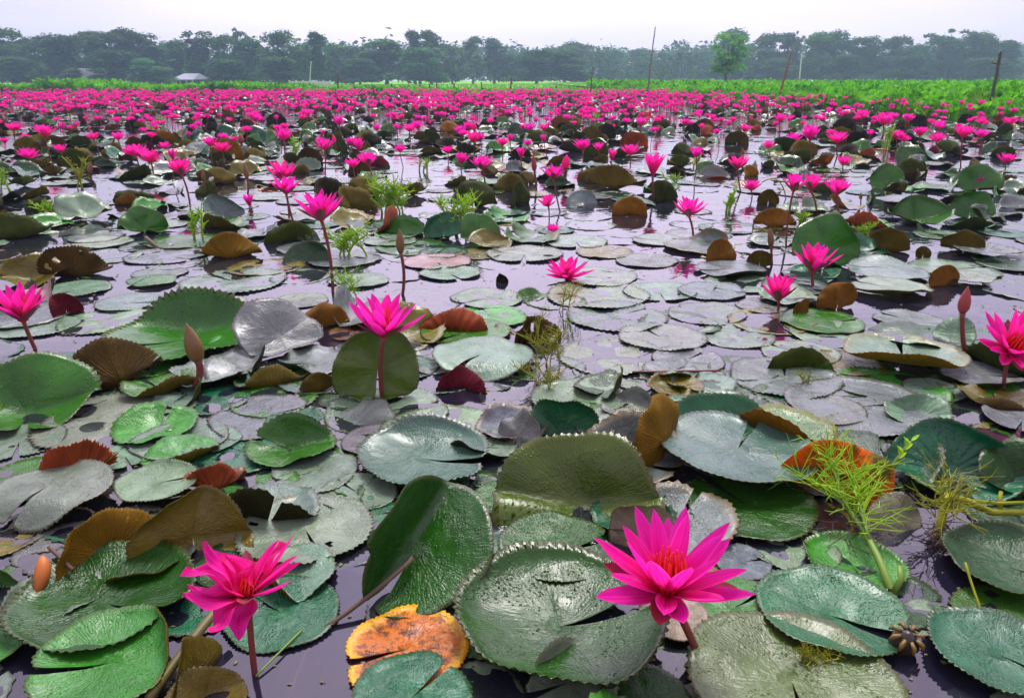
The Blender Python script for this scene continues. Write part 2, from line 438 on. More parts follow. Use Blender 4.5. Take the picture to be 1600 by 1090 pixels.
# ------------------------------------------------------------------ lily pads
def pad_geom(R, notch=0.0, segs=96, rings=9, gap=5.0, teeth=0.03, folds=(), bowl=0.0, rim=0.03, wav=0.02, wk=3, crease=None, rib=0.0, seed=0, holes=0, egg=0.0, z=0.0, thick=0.0016):
    r_ = np.random.default_rng(seed + 77)
    g = R_(gap)
    th = np.linspace(g, 2 * math.pi - g, segs + 1)
    rr = np.linspace(0, 1, rings + 1)[1:] ** 0.8
    T, RR = np.meshgrid(th, rr)
    saw = np.where(np.arange(segs + 1) % 2 == 0, 1.0, 0.0)
    lob = 1 + 0.03 * np.sin(2 * th + r_.uniform(0, 6)) + 0.022 * np.sin(5 * th + r_.uniform(0, 6)) + egg * np.cos(th)
    near = np.minimum(T - g, 2 * math.pi - g - T)
    lob = lob * (1 - 0.10 * np.exp(-near[0] / 0.10))
    edge = (RR > 0.999)
    rad = RR * lob[None] * (1 + edge * (teeth * (saw[None] - 0.4) + r_.normal(0, teeth * 0.18, segs + 1)[None]))
    x, y = rad * np.cos(T + notch), rad * np.sin(T + notch)
    x = np.concatenate([[0], x.ravel()]) * R
    y = np.concatenate([[0], y.ravel()]) * R
    r = np.concatenate([[0], RR.ravel()]); t = np.concatenate([[0], T.ravel()])
    ph = r_.uniform(0, 6.28, 4)
    zz = bowl * R * r ** 2
    zz = zz + rim * R * np.clip((r - 0.86) / 0.14, 0, 1) ** 1.5
    zz = zz + wav * R * r ** 1.5 * (np.sin(wk * t + ph[0]) + 0.6 * np.sin((wk + 2) * t + ph[1]) + 0.35 * np.sin((2 * wk + 3) * t + ph[2]) * r)
    zz = zz + 0.012 * R * np.sin(x / R * 7 + ph[2]) * np.sin(y / R * 6 + ph[3])
    if rib: zz = zz + rib * R * np.abs(np.sin(t * 11)) * np.clip((r - .15) / .3, 0, 1) * (1.1 - 0.4 * r)
    if crease:
        a, c = R_(crease[0]), crease[1]
        zz = zz + c * np.abs(-x * math.sin(a) + y * math.cos(a))
    top = np.stack([x, y, zz], 1)
    bot = top.copy(); bot[:, 2] -= thick
    def deform(p):
        p = p.copy()
        for (a, off, A, b) in folds:
            a = R_(a); d = np.array([math.cos(a), math.sin(a)])
            s = p[:, 0] * d[0] + p[:, 1] * d[1] - off * R
            q = p[:, 2]
            sg = 1 if A >= 0 else -1
            A_ = abs(R_(A)); rho = max(b * R / max(A_, 1e-3), 1e-4); L = rho * A_
            qq = q * sg
            phi = np.clip(s / rho, 0, A_)
            ex = np.clip(s - L, 0, None)
            al = np.where(s <= 0, s, (rho - qq) * np.sin(phi) + ex * math.cos(A_))
            hh = np.where(s <= 0, qq, rho - (rho - qq) * np.cos(phi) + ex * math.sin(A_))
            p[:, 0] += (al - s) * d[0]; p[:, 1] += (al - s) * d[1]
            p[:, 2] = hh * sg
        return p
    top, bot = deform(top), deform(bot)
    n = len(top); m = segs + 1
    ft, tri = [], []
    for j in range(segs): tri.append((0, 1 + j, 2 + j))
    quads = np.array([(1 + i * m + j, 1 + (i + 1) * m + j, 1 + (i + 1) * m + j + 1, 1 + i * m + j + 1) for i in range(rings - 1) for j in range(segs)])
    if holes:
        keep = np.ones(len(quads), bool)
        for _ in range(holes):
            ci, cj = r_.integers(rings // 2, rings - 1), r_.integers(4, segs - 4)
            for di in range(-1, 1):
                for dj in range(r_.integers(2, 5)):
                    idx = (ci + di) * segs + cj + dj
                    if 0 <= idx < len(quads): keep[idx] = False
        quads = quads[keep]
    faces = [tuple(q) for q in tri] + [tuple(q) for q in quads]
    back = [tuple(n + i for i in reversed(q)) for q in faces]
    e0 = 1 + (rings - 1) * m
    wall = [(e0 + j, n + e0 + j, n + e0 + j + 1, e0 + j + 1) for j in range(segs)]
    v = np.concatenate([top, bot]); v[:, 2] += z
    uvp = np.stack([t / 6.2832, r], 1); uvf = np.stack([x / R, y / R], 1)
    return v, faces + back + wall, [0] * len(faces) + [1] * len(back) + [1] * len(wall), {'polar': np.tile(uvp, (2, 1)), 'flat': np.tile(uvf, (2, 1)) + seed * 0.37 % 5}

TOP = dict(dk=(0.010, 0.060, 0.006), deep=(0.010, 0.068, 0.001), teal=(0.006, 0.095, 0.035), green=(0.026, 0.13, 0.004), bright=(0.03, 0.22, 0.010), pale=(0.15, 0.23, 0.15), grey=(0.12, 0.155, 0.14),  # pale, grey: base colour lightened to stand in for the water film's sheen
           olive=(0.125, 0.115, 0.005), orange=(0.78, 0.26, 0.006), rust=(0.28, 0.06, 0.02), brown=(0.09, 0.045, 0.012), tan=(0.22, 0.19, 0.13), pink=(0.30, 0.16, 0.16))
UND = dict(olive=(0.105, 0.082, 0.0015), moss=(0.042, 0.065, 0.0015), orange=(0.55, 0.13, 0.006), rust=(0.30, 0.060, 0.014), maroon=(0.16, 0.012, 0.024), brown=(0.075, 0.045, 0.003), dk=(0.022, 0.022, 0.001), amber=(0.23, 0.105, 0.002), gold=(0.22, 0.125, 0.004))
PADS = []          # (x, y, R) of everything placed, to keep the fill apart
ITEMS = []         # things still waiting for their label: dict(o, kind, p, desc)
LANDMARKS = []     # (px, py, phrase)
pad_n = [0]
def make_pad(loc, R, top, under, label=None, group=None, **kw):
    pad_n[0] += 1
    kw.setdefault('seed', pad_n[0])
    v, f, mi, uv = pad_geom(R, **kw)
    o = link('lily_pad', mesh_from('lily_pad', v, f, [M_TOP, M_UNDER], mi, uv))
    o.location = loc
    c = TOP[top] if isinstance(top, str) else top
    j = [x * rnd.uniform(0.85, 1.18) for x in c]
    o.color = (*j, 1)
    o["under_tint"] = list(UND[under])
    o["decay"] = 1.0 if (under == 'orange') else (0.12 if under in ('amber', 'gold', 'rust') else 0.0)
    tag(o, label, 'lily pad', group)
    return o
def toward(px, py):      # azimuth (deg) of the direction from that spot on the pond to the camera
    p = W(px, py)
    return math.degrees(math.atan2(-p[1], -p[0]))
def flat(label, px, py, w, top='pale', under='olive', z=None, lm=None, **kw):
    p = W(px, py)
    R = w / 2 * depth(p) / F_PX
    kw.setdefault('notch', R_(rnd.uniform(0, 360)) if 'nd' not in kw else R_(kw['nd']))
    kw.pop('nd', None)
    zz = rnd.uniform(-0.002, 0.006) if z is None else z
    o = make_pad((p[0], p[1], zz), R, top, under, label, **kw)
    PADS.append((p[0], p[1], R))
    if lm: LANDMARKS.append((px, py, lm))
    return o
def up(label, bx, by, w, h, face='top', ang=70, yaw=0, top='green', under='olive', bend=0.25, lm=None, sink=0.006, dive=0, minoff=-0.97, extra=(), nd=None, wr=1.0, **kw):
    """a pad part of which stands out of the water: hinge at pixel (bx, by), risen part w wide and h tall in pixels"""
    p = W(bx, by); d = depth(p)
    R = w / 2 * d / F_PX * wr
    e = math.atan2(CAM_H, p[1])
    A = R_(ang)
    s = math.sin(A + e) if face == 'top' else math.sin(math.pi - A + e)
    l = h * d / F_PX / max(s, 0.25)
    off = max(minoff, 1 - l / R)
    a = toward(bx, by) + (180 if face == 'top' else 0) + yaw
    dv = np.array([math.cos(R_(a)), math.sin(R_(a))])
    c = p[:2] - off * R * dv
    kw.setdefault('rim', 0.02)
    kw.setdefault('wav', 0.05)
    kw.setdefault('bowl', 0.05)
    r1 = random.Random(pad_n[0] * 13 + 5)
    if not extra:
        extra = ((r1.choice((-1, 1)) * r1.uniform(12, 48), r1.uniform(.38, .62), r1.uniform(18, 55) * (1 if r1.random() < .35 else -1), .4),)
    extra = tuple(extra) + ((r1.uniform(-80, -40) if extra[0][0] > 0 else r1.uniform(40, 80), r1.uniform(.45, .65), r1.uniform(-45, 30), .4),)
    if dive: extra = extra + ((180, -off + .04, -dive, .12),)
    if kw.get('crease') is None: kw['crease'] = (a + r1.uniform(-35, 35), r1.choice((-1, 1)) * r1.uniform(.08, .38))
    kw.setdefault('egg', r1.uniform(-.06, .08)); kw.setdefault('wk', r1.choice((2, 3, 4)))
    n = (a + 180 if nd is None else nd)
    o = make_pad((c[0], c[1], -sink), R, top, under, label, notch=R_(n), folds=[(a + q[0], *q[1:]) for q in extra] + [(a, off, ang, bend)], **kw)
    PADS.append((c[0], c[1], R * (1.0 if off > -0.3 else 0.55)))
    if lm: LANDMARKS.append((bx, by - h / 2, lm))
    return o

# ------------------------------------------------------------------ the pads that can be told apart, nearest first
HI = dict(segs=128, rings=11)
ME = dict(segs=104, rings=8)
# --- bottom edge of the view
flat("dark green lily pad folded like an open book, standing tall in front", 655, 884, 250, 'deep', 'moss', 0.0, nd=238, folds=[(150, 0.0, 96, .22), (58, -.74, 26, .25)], teeth=0.006, rim=0.0, bowl=0.03, lm="the tall book-folded pad", **HI)
up("olive green pad standing upright with a heart-shaped pleat, behind the book-folded pad", 905, 800, 246, 142, 'top', 66, 0, (0.055, 0.10, 0.004), 'moss', 0.35, crease=(88, 0.30), minoff=-0.72, dive=75, lm="the heart-pleated upright pad", **HI)
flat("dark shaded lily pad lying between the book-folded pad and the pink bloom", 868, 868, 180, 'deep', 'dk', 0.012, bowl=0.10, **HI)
flat("deep green lily pad with a small pool of water in its cupped middle", 876, 985, 322, 'deep', 'moss', 0.010, bowl=0.20, rim=0.07, nd=12, gap=9, wav=0.035, lm="the cupped pad holding a pool", **HI)
flat("bright orange dying lily pad floating in dark water", 636, 1018, 196, (0.55, 0.13, 0.004), 'orange', 0.006, nd=200, rim=0.02, wav=0.015, lm="the floating orange pad", **HI)
flat("wide dark green bowl-shaped lily pad under the ragged wilted bloom", 168, 945, 268, 'deep', 'moss', 0.004, bowl=0.16, rim=0.05, nd=-20, **HI)
up("tall olive brown pad lobe standing behind the dark bowl-shaped pad", 160, 868, 150, 112, 'under', 100, 18, 'olive', 'gold', 0.4, minoff=-0.3, bowl=0.02, **HI)
up("broad rounded olive upright pad directly behind the ragged wilted bloom", 306, 868, 186, 122, 'top', 76, 0, 'olive', 'olive', 0.4, minoff=-0.45, dive=75, lm="the broad olive upright pad", **HI)
flat("glossy bright green pad dotted with drops, its edge rolled over", 178, 1048, 232, 'bright', 'olive', 0.016, bowl=0.12, rim=0.03, folds=[(28, 0.50, 88, 0.5)], nd=200, **HI)
up("rolled brown green pad edge slanting beside the glossy bright green pad", 292, 1062, 130, 86, 'under', 112, 46, 'olive', 'olive', 0.5, minoff=-0.4, **HI)
up("yellow olive pad tip poking up at the foot of the ragged bloom's stem", 322, 1096, 126, 58, 'top', 70, 10, 'olive', 'olive', 0.3, minoff=-0.5, **ME)
flat("small light green pad sliding out of view under the dark bowl-shaped pad", 0, 1015, 96, 'bright', 'olive', 0.010, folds=[(0, 0.2, 25, 0.6)], **ME)
flat("wet grey pad drooping over the olive pads, covered with drops", 84, 792, 176, 'grey', 'olive', 0.05, bowl=-0.06, folds=[(-95, 0.25, -45, 0.5)], lm="the wet grey drooping pad", **HI)
up("grey green pad half, upright at the edge of view below the wet grey pad", 2, 920, 58, 108, 'top', 80, -35, 'green', 'moss', 0.3, minoff=-0.6, **ME)
flat("pale pad with a torn pointed front edge near the rust ribbed pads", 248, 768, 122, 'pale', 'olive', 0.022, bowl=0.05, folds=[(80, 0.55, 35, 0.4)], teeth=0.05, **HI)
flat("large pale green crinkled pad right of the broad olive upright pad", 478, 832, 200, 'pale', 'moss', 0.006, rim=0.04, bowl=0.03, holes=2, nd=-60, teeth=0.045, wav=0.03, lm="the large pale crinkled pad", **HI)
flat("blue green wet pad behind the stem of the ragged wilted bloom", 440, 958, 178, 'teal', 'moss', 0.003, rim=0.03, nd=150, **HI)
up("rust red ribbed pad underside curled up behind the wet grey pad", 118, 752, 132, 84, 'under', 104, 8, 'brown', 'rust', 0.35, rib=0.05, teeth=0.05, minoff=-0.2, lm="the rust ribbed curled pad", **HI)
up("low rust orange ribbed pad rim between the pale torn pad and dark weed", 340, 760, 98, 46, 'under', 112, -12, 'brown', 'rust', 0.4, rib=0.06, minoff=0.0, **ME)
flat("pale round pad just beyond the rust ribbed curled pad", 196, 714, 92, 'pale', 'olive', 0.004, **ME)
flat("silvery pad with a wet sheen in front of the flat reflecting pads", 492, 738, 136, 'pale', 'moss', 0.003, teeth=0.05, **ME)
flat("broad grey pad half hidden behind the book-folded pad", 664, 722, 206, (0.065, 0.12, 0.08), 'moss', 0.010, bowl=0.12, folds=[(90, 0.35, 38, 0.6)], teeth=0.045, **HI)
up("grey crinkled pad flap leaning left beside the round blue green upright pad", 792, 702, 94, 104, 'top', 62, -52, 'grey', 'olive', 0.4, minoff=-0.7, **HI)
up("round blue green pad standing upright with finely toothed rim", 880, 684, 124, 74, 'top', 70, 6, 'teal', 'moss', 0.35, minoff=-0.5, teeth=0.04, **HI)
up("narrow folded pad seen edge-on, ochre underside, beside the red stick", 1024, 716, 150, 134, 'under', 96, 66, 'olive', 'gold', 0.35, minoff=-0.6, lm="the narrow ochre edge-on pad", **HI)
up("large dark teal pad with its far half lifted, rim evenly toothed", 1122, 690, 208, 104, 'top', 56, 0, 'teal', 'olive', 0.55, minoff=-0.25, teeth=0.028, lm="the large dark teal pad", **HI)
flat("wide grey pad with a raised front lip casting shade below", 1150, 728, 232, (0.065, 0.125, 0.085), 'brown', 0.045, bowl=0.05, nd=60, lm="the wide grey lipped pad", **HI)
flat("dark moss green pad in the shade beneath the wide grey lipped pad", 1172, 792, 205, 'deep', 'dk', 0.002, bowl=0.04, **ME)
up("glowing orange pad standing upright behind the feathery green weed", 1302, 762, 158, 114, 'under', 98, -8, 'orange', 'orange', 0.35, minoff=-0.35, bowl=0.0, teeth=0.012, lm="the glowing orange upright pad", **HI)
up("big grey teal ribbed pad tilted up to the viewer, right of the orange pad", 1486, 752, 196, 122, 'top', 48, 12, 'teal', 'moss', 0.4, rib=0.022, minoff=-0.6, teeth=0.02, lm="the big grey ribbed pad", **HI)
up("dark green pad rising at the edge of view beyond the ribbed pad", 1592, 775, 116, 112, 'top', 60, 20, 'deep', 'moss', 0.4, minoff=-0.6, **ME)
up("round warty pale pad upright behind the large open bloom", 1000, 868, 112, 98, 'top', 72, -6, 'tan', 'brown', 0.3, minoff=-0.6, wav=0.03, **HI)
flat("warty pale pad lying under the large open bloom", 1052, 968, 112, 'tan', 'brown', 0.012, **ME)
flat("grey green pad lying beside the stem of the large open bloom", 1146, 952, 150, 'green', 'moss', 0.004, rim=0.03, bowl=0.05, nd=30, **HI)
flat("two-lobed blue green pad with raised seam, right of the large open bloom", 1296, 965, 218, 'teal', 'moss', 0.006, bowl=0.05, crease=(-35, 0.10), nd=-35, gap=8, **HI)
flat("small bright green bowl pad crossed by the weed stem", 1334, 884, 148, 'bright', 'olive', 0.0, bowl=0.10, rim=0.10, teeth=0.05, lm="the small bright bowl pad", **HI)
up("olive backed pad tilted like a shovel beside the brown root tangle", 1412, 842, 96, 92, 'top', 58, 40, 'tan', 'olive', 0.4, minoff=-0.7, **HI)
flat("large dark pad with a raised olive back rim beside the yellow blade", 1572, 892, 190, 'dk', 'olive', 0.012, bowl=0.16, folds=[(80, 0.5, 40, 0.5)], **HI)
flat("dark teal wet pad in the near corner by the dark seed pod", 1556, 1032, 196, 'teal', 'moss', 0.014, bowl=0.08, rim=0.05, teeth=0.045, lm="the dark teal corner pad", **HI)
flat("dull olive pad fringed with yellow moss below the two-lobed pad", 1236, 1072, 316, (0.065, 0.115, 0.02), 'olive', 0.010, bowl=0.05, **HI)
flat("blue green pad peeping up under the floating orange pad", 644, 1106, 190, 'teal', 'moss', 0.020, **ME)
flat("dark pad corner between the pool-cupped pad and the moss-fringed pad", 1010, 1098, 150, 'deep', 'moss', 0.004, **ME)
flat("pale reflecting pad behind the petals of the large open bloom", 1238, 856, 136, 'pale', 'moss', 0.000, rim=0.05, **ME)
flat("small pale ragged pad beside the dark seed pod", 1456, 968, 94, 'pale', 'olive', 0.000, teeth=0.06, **ME)
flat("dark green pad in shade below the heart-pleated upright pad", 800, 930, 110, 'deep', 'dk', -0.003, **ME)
# --- left middle
up("large green pad standing at the edge of view beyond the wet grey pad", 42, 652, 186, 112, 'top', 60, -8, 'green', 'olive', 0.35, minoff=-0.2, teeth=0.03, lm="the large green edge pad", **HI)
up("grey lipped pad with dark olive underside, between two green pads", 182, 602, 152, 92, 'under', 118, 24, 'grey', 'brown', 0.45, minoff=-0.3, **HI)
flat("deep bowl pad with serrated back rim beside the brown bud", 290, 536, 236, 'green', 'olive', 0.010, bowl=0.10, folds=[(88, 0.30, 58, 0.35)], teeth=0.045, lm="the serrated bowl pad", **HI)
flat("smooth dark green pad tucked between the bowl pad and the grey folded sheet", 384, 538, 110, 'bright', 'moss', 0.006, bowl=0.05, **ME)
up("grey folded pad sheet sloping up to the olive flap", 452, 552, 130, 96, 'top', 44, 24, 'grey', 'olive', 0.3, minoff=-0.6, crease=(60, 0.25), lm="the grey folded sheet pad", **HI)
up("olive flap behind the grey folded sheet, near the tall red stem", 505, 510, 80, 66, 'under', 95, -10, 'olive', 'amber', 0.3, minoff=-0.3, **ME)
up("olive green pad standing like a shield behind the pink bloom", 590, 622, 140, 124, 'top', 74, -6, (0.065, 0.12, 0.008), 'moss', 0.3, minoff=-0.75, crease=(80, 0.12), teeth=0.015, lm="the shield-like olive pad", **HI)
up("grey raised sheet pad in front of the shield-like pad", 540, 672, 150, 78, 'top', 34, -30, 'grey', 'olive', 0.5, minoff=-0.5, **HI)
up("dark olive curved pad low in the water before the grey folded sheet", 497, 610, 64, 52, 'under', 100, 12, 'olive', 'olive', 0.4, minoff=-0.2, **ME)
up("dark pad back arching over brown water right of the brown bud", 430, 600, 120, 40, 'under', 128, 6, 'dk', 'olive', 0.4, minoff=-0.1, **ME)
flat("thin brown edged pad floating beyond the shield-like pad", 560, 520, 90, 'brown', 'amber', 0.0, **ME)
up("rust orange fan-veined pad rim right of the pink bloom", 706, 514, 106, 44, 'under', 118, -4, 'brown', 'rust', 0.5, rib=0.05, minoff=-0.1, lm="the rust fan-veined pad", **HI)
flat("soft green pad in front of the rust fan-veined pad", 726, 522, 136, 'green', 'olive', 0.006, bowl=0.03, teeth=0.03, **ME)
up("rotting black and orange pad scrap heaped on the water", 822, 530, 122, 52, 'under', 125, 20, 'brown', 'brown', 0.5, rib=0.10, wav=0.12, minoff=0.0, holes=3, lm="the rotting orange-black pad", **ME)
flat("grey green pad with lifted front edge over a maroon underside", 754, 568, 158, 'pale', 'maroon', 0.035, bowl=-0.04, folds=[(-100, 0.35, -30, 0.4)], **HI)
up("maroon veined pad underside like a shell at the waterline", 722, 602, 96, 42, 'under', 118, -22, 'brown', 'maroon', 0.4, rib=0.03, minoff=-0.2, lm="the maroon shell-like pad", **HI)
flat("flat toothed pad in front of the shield-like olive pad", 604, 642, 186, 'pale', 'moss', 0.0, lm=None, **HI)
# --- right middle, raised pads
flat("long pad with its front edge lifted showing a brown toothed lip", 1408, 572, 172, 'pale', 'gold', 0.030, folds=[(-110, 0.30, 30, 0.4), (70, .6, 10, .4)], bowl=0.10, teeth=0.035, lm="the brown-lipped long pad", **HI)
flat("mossy green flooded pad below the brown-lipped long pad", 1392, 606, 166, 'bright', 'olive', 0.001, **HI)
flat("very wide flat silver pad between orange pad and brown-lipped pad", 1345, 636, 226, 'grey', 'moss', 0.004, rim=0.022, bowl=0.01, wav=.012, **HI)
up("silvery fan-ribbed pad lifted behind the big grey ribbed pad", 1432, 648, 96, 40, 'top', 40, -10, 'pale', 'moss', 0.4, rib=0.03, minoff=-0.4, **ME)
up("pad tilted on edge with its grey face out beside the red-brown bud", 1480, 532, 64, 60, 'top', 58, -30, 'pale', 'moss', 0.4, rib=0.02, minoff=-0.6, **ME)
up("brown cupped pad edge at the foot of the wide pink bloom", 1556, 640, 120, 42, 'under', 112, 10, 'olive', 'brown', 0.4, minoff=-0.2, **ME)
flat("pale curled pad beyond the foot of the wide pink bloom", 1530, 590, 120, 'grey', 'olive', 0.01, folds=[(-80, .4, 25, .4)], **ME)
flat("grey rumpled pad at the edge of view under the wide pink bloom", 1596, 660, 110, 'grey', 'moss', 0.006, bowl=0.06, **ME)
up("orange olive pad fin standing beside the low cup bloom", 1304, 482, 66, 70, 'under', 92, 40, 'olive', 'amber', 0.25, minoff=-0.5, lm="the orange olive fin pad", **HI)
up("slim brown pad fin between the two cup blooms", 1252, 490, 34, 50, 'under', 92, 50, 'olive', 'amber', 0.3, minoff=-0.6, **ME)
flat("round flat pad with green moss patch and dark reflection of the fin", 1284, 503, 126, 'green', 'moss', 0.004, rim=0.025, **ME)
flat("toothed flooded pad in front of the mossy round pad", 1304, 521, 136, 'pale', 'moss', 0.0, rim=0.025, **ME)
flat("domed ridge pad with brown front lip right of the fin pad", 1386, 430, 116, 'pale', 'brown', 0.035, bowl=-0.10, folds=[(90, 0.3, 25, .4)], **HI)
flat("grey pad lifted over dark water in front of the domed ridge pad", 1390, 456, 116, 'pale', 'olive', 0.022, folds=[(-95, 0.4, 24, 0.4)], **HI)
flat("pale round scalloped pad near the red-brown bud", 1510, 441, 78, 'pale', 'moss', 0.02, rib=0.02, bowl=0.06, **ME)
up("tall round green pad upright between two red stems", 1287, 412, 104, 82, 'top', 74, 4, 'green', 'moss', 0.25, minoff=-0.8, teeth=0.008, lm="the tall round green pad", **HI)
up("blunt olive pad upright beyond the domed ridge pad", 1388, 392, 66, 44, 'under', 94, -6, 'olive', 'olive', 0.3, minoff=-0.2, **ME)
up("tiny olive thumb-shaped pad standing alone in bright water", 1441, 404, 24, 40, 'under', 90, 0, 'olive', 'olive', 0.3, minoff=-0.9, **ME)
up("olive pad with leaning brown flap, right of the thumb-shaped pad", 1504, 392, 58, 38, 'under', 96, 12, 'olive', 'olive', 0.3, minoff=-0.3, **ME)
up("brown pad fin rising to the right, before the pale scalloped pad", 1470, 446, 56, 52, 'under', 94, 44, 'olive', 'amber', 0.3, minoff=-0.4, **ME)
flat("grey pleated pad beside the olive flap, near the view's edge", 1540, 398, 96, 'grey', 'moss', 0.02, rib=0.03, bowl=0.05, **ME)
flat("grey pad with brown folded flap, left of the tall round pad", 1092, 388, 106, 'grey', 'amber', 0.02, bowl=-0.04, folds=[(35, 0.45, 120, 0.4)], **HI)
up("brown flap folded back on the grey pad under the small open bloom", 1118, 404, 60, 38, 'under', 108, 40, 'olive', 'amber', 0.3, minoff=-0.3, **ME)
up("small square olive pad beside the dark slender bud", 1186, 416, 36, 38, 'under', 92, 5, 'olive', 'olive', 0.3, minoff=-0.6, **ME)
flat("pad with a shiny lifted edge in front of the dark slender bud", 1140, 424, 110, 'grey', 'moss', 0.012, folds=[(-70, .4, 22, .5)], **ME)
up("large pad folded in two with grey flap, beyond the domed ridge pad", 1432, 346, 100, 50, 'top', 56, 10, 'green', 'olive', 0.3, minoff=-0.5, crease=(70, 0.35), lm="the grey-flapped folded pad", **HI)
flat("grey flap of pad lying across the folded green pad", 1420, 330, 96, 'grey', 'moss', 0.07, folds=[(-60, .2, -30, .5)], **ME)
up("green upright pad beyond the grey-flapped folded pad", 1384, 296, 50, 46, 'top', 74, 0, 'green', 'moss', 0.3, minoff=-0.7, **ME)
up("dark green pad with brown curl under the lone low bloom", 1515, 340, 66, 60, 'top', 66, 6, 'green', 'brown', 0.3, minoff=-0.5, **ME)
up("green pad upright behind the lone low bloom at the right", 1526, 298, 66, 42, 'top', 72, 0, 'green', 'moss', 0.3, minoff=-0.5, **ME)
up("olive leaf back bent over beneath the twin blooms", 1210, 355, 62, 36, 'under', 120, 6, 'olive', 'amber', 0.4, minoff=-0.2, **ME)
up("olive pad standing between the twin blooms and small open bloom", 1200, 318, 34, 28, 'under', 92, 0, 'olive', 'olive', 0.3, minoff=-0.5, **ME)
# --- centre and left, farther
up("veined golden brown dome pad beyond the floating bloom's left", 362, 402, 92, 54, 'under', 128, -4, 'olive', 'gold', 0.6, rib=0.035, bowl=-0.06, minoff=-0.05, lm="the veined golden dome pad", **HI)
up("rounded green pad standing upright in bright water", 226, 362, 74, 44, 'top', 72, 0, 'green', 'moss', 0.25, minoff=-0.6, teeth=0.008, lm="the rounded green upright pad", **HI)
up("grey striped pad sheet leaning beside the veined golden dome", 354, 346, 66, 50, 'top', 60, 26, 'grey', 'moss', 0.3, rib=0.03, minoff=-0.6, **ME)
up("brown pad riddled with holes, bright water showing through", 122, 432, 98, 60, 'under', 100, -8, 'brown', 'brown', 0.35, holes=7, minoff=-0.25, teeth=0.05, lm="the brown holed pad", **HI)
up("dark green pads' lobe beside the brown holed pad", 48, 438, 106, 52, 'top', 62, 0, 'olive', 'moss', 0.35, minoff=-0.4, **ME)
up("maroon veined pad fan standing beside the pink bloom at the left", 102, 490, 50, 48, 'under', 96, 26, 'brown', 'maroon', 0.3, rib=0.04, minoff=-0.6, **ME)
up("broad dark pad roll at the edge of view beyond the holed pad", 26, 372, 120, 46, 'under', 120, 12, 'dk', 'moss', 0.5, minoff=-0.2, **ME)
flat("green pad lifted like a tent in the pale flat pads", 238, 442, 74, 'green', 'olive', 0.03, bowl=-0.18, **ME)
up("dark olive pad rim curled behind pale flat pads", 330, 464, 86, 20, 'under', 120, 0, 'dk', 'brown', 0.5, minoff=0.1, **ME)
up("low dark pad roll in front of the rounded green upright pad", 210, 312, 62, 22, 'under', 130, 0, 'dk', 'moss', 0.6, minoff=-0.2, **ME)
up("green grey folded pad beside the bright weed tuft", 752, 376, 66, 64, 'top', 66, 16, 'green', 'moss', 0.35, minoff=-0.5, crease=(95, 0.2), lm="the folded pad by the weed tuft", **HI)
up("dark teal pad leaning against the folded pad and weed tuft", 690, 372, 66, 46, 'top', 56, -20, 'teal', 'moss', 0.4, minoff=-0.5, **ME)
up("rounded pale green pad lying over at the folded pad's foot", 765, 384, 70, 30, 'top', 40, 20, 'olive', 'moss', 0.4, minoff=-0.4, **ME)
up("olive brown dome pad in bright water right of the floppy bloom", 984, 334, 64, 30, 'under', 126, 4, 'olive', 'amber', 0.5, minoff=0.0, lm="the olive brown dome pad", **ME)
up("long dark olive pad bank beyond the olive dome pad", 960, 296, 86, 40, 'under', 118, -10, 'dk', 'olive', 0.4, minoff=-0.2, **ME)
up("grey heart-shaped pad leaning toward the floppy bloom", 912, 320, 56, 28, 'top', 50, 16, 'grey', 'moss', 0.4, minoff=-0.4, **ME)
up("small dark pad corner poking from flat pads near the floating bloom", 783, 440, 22, 24, 'under', 95, 20, 'dk', 'dk', 0.3, minoff=-0.5, **ME)
up("green pad peak poking up in front of the floating bloom", 828, 464, 44, 18, 'top', 50, 20, 'green', 'moss', 0.3, minoff=-0.3, **ME)
up("dark arched pad under the pink bloom in bright weed", 478, 412, 76, 44, 'top', 60, -10, 'dk', 'olive', 0.4, minoff=-0.4, **ME)
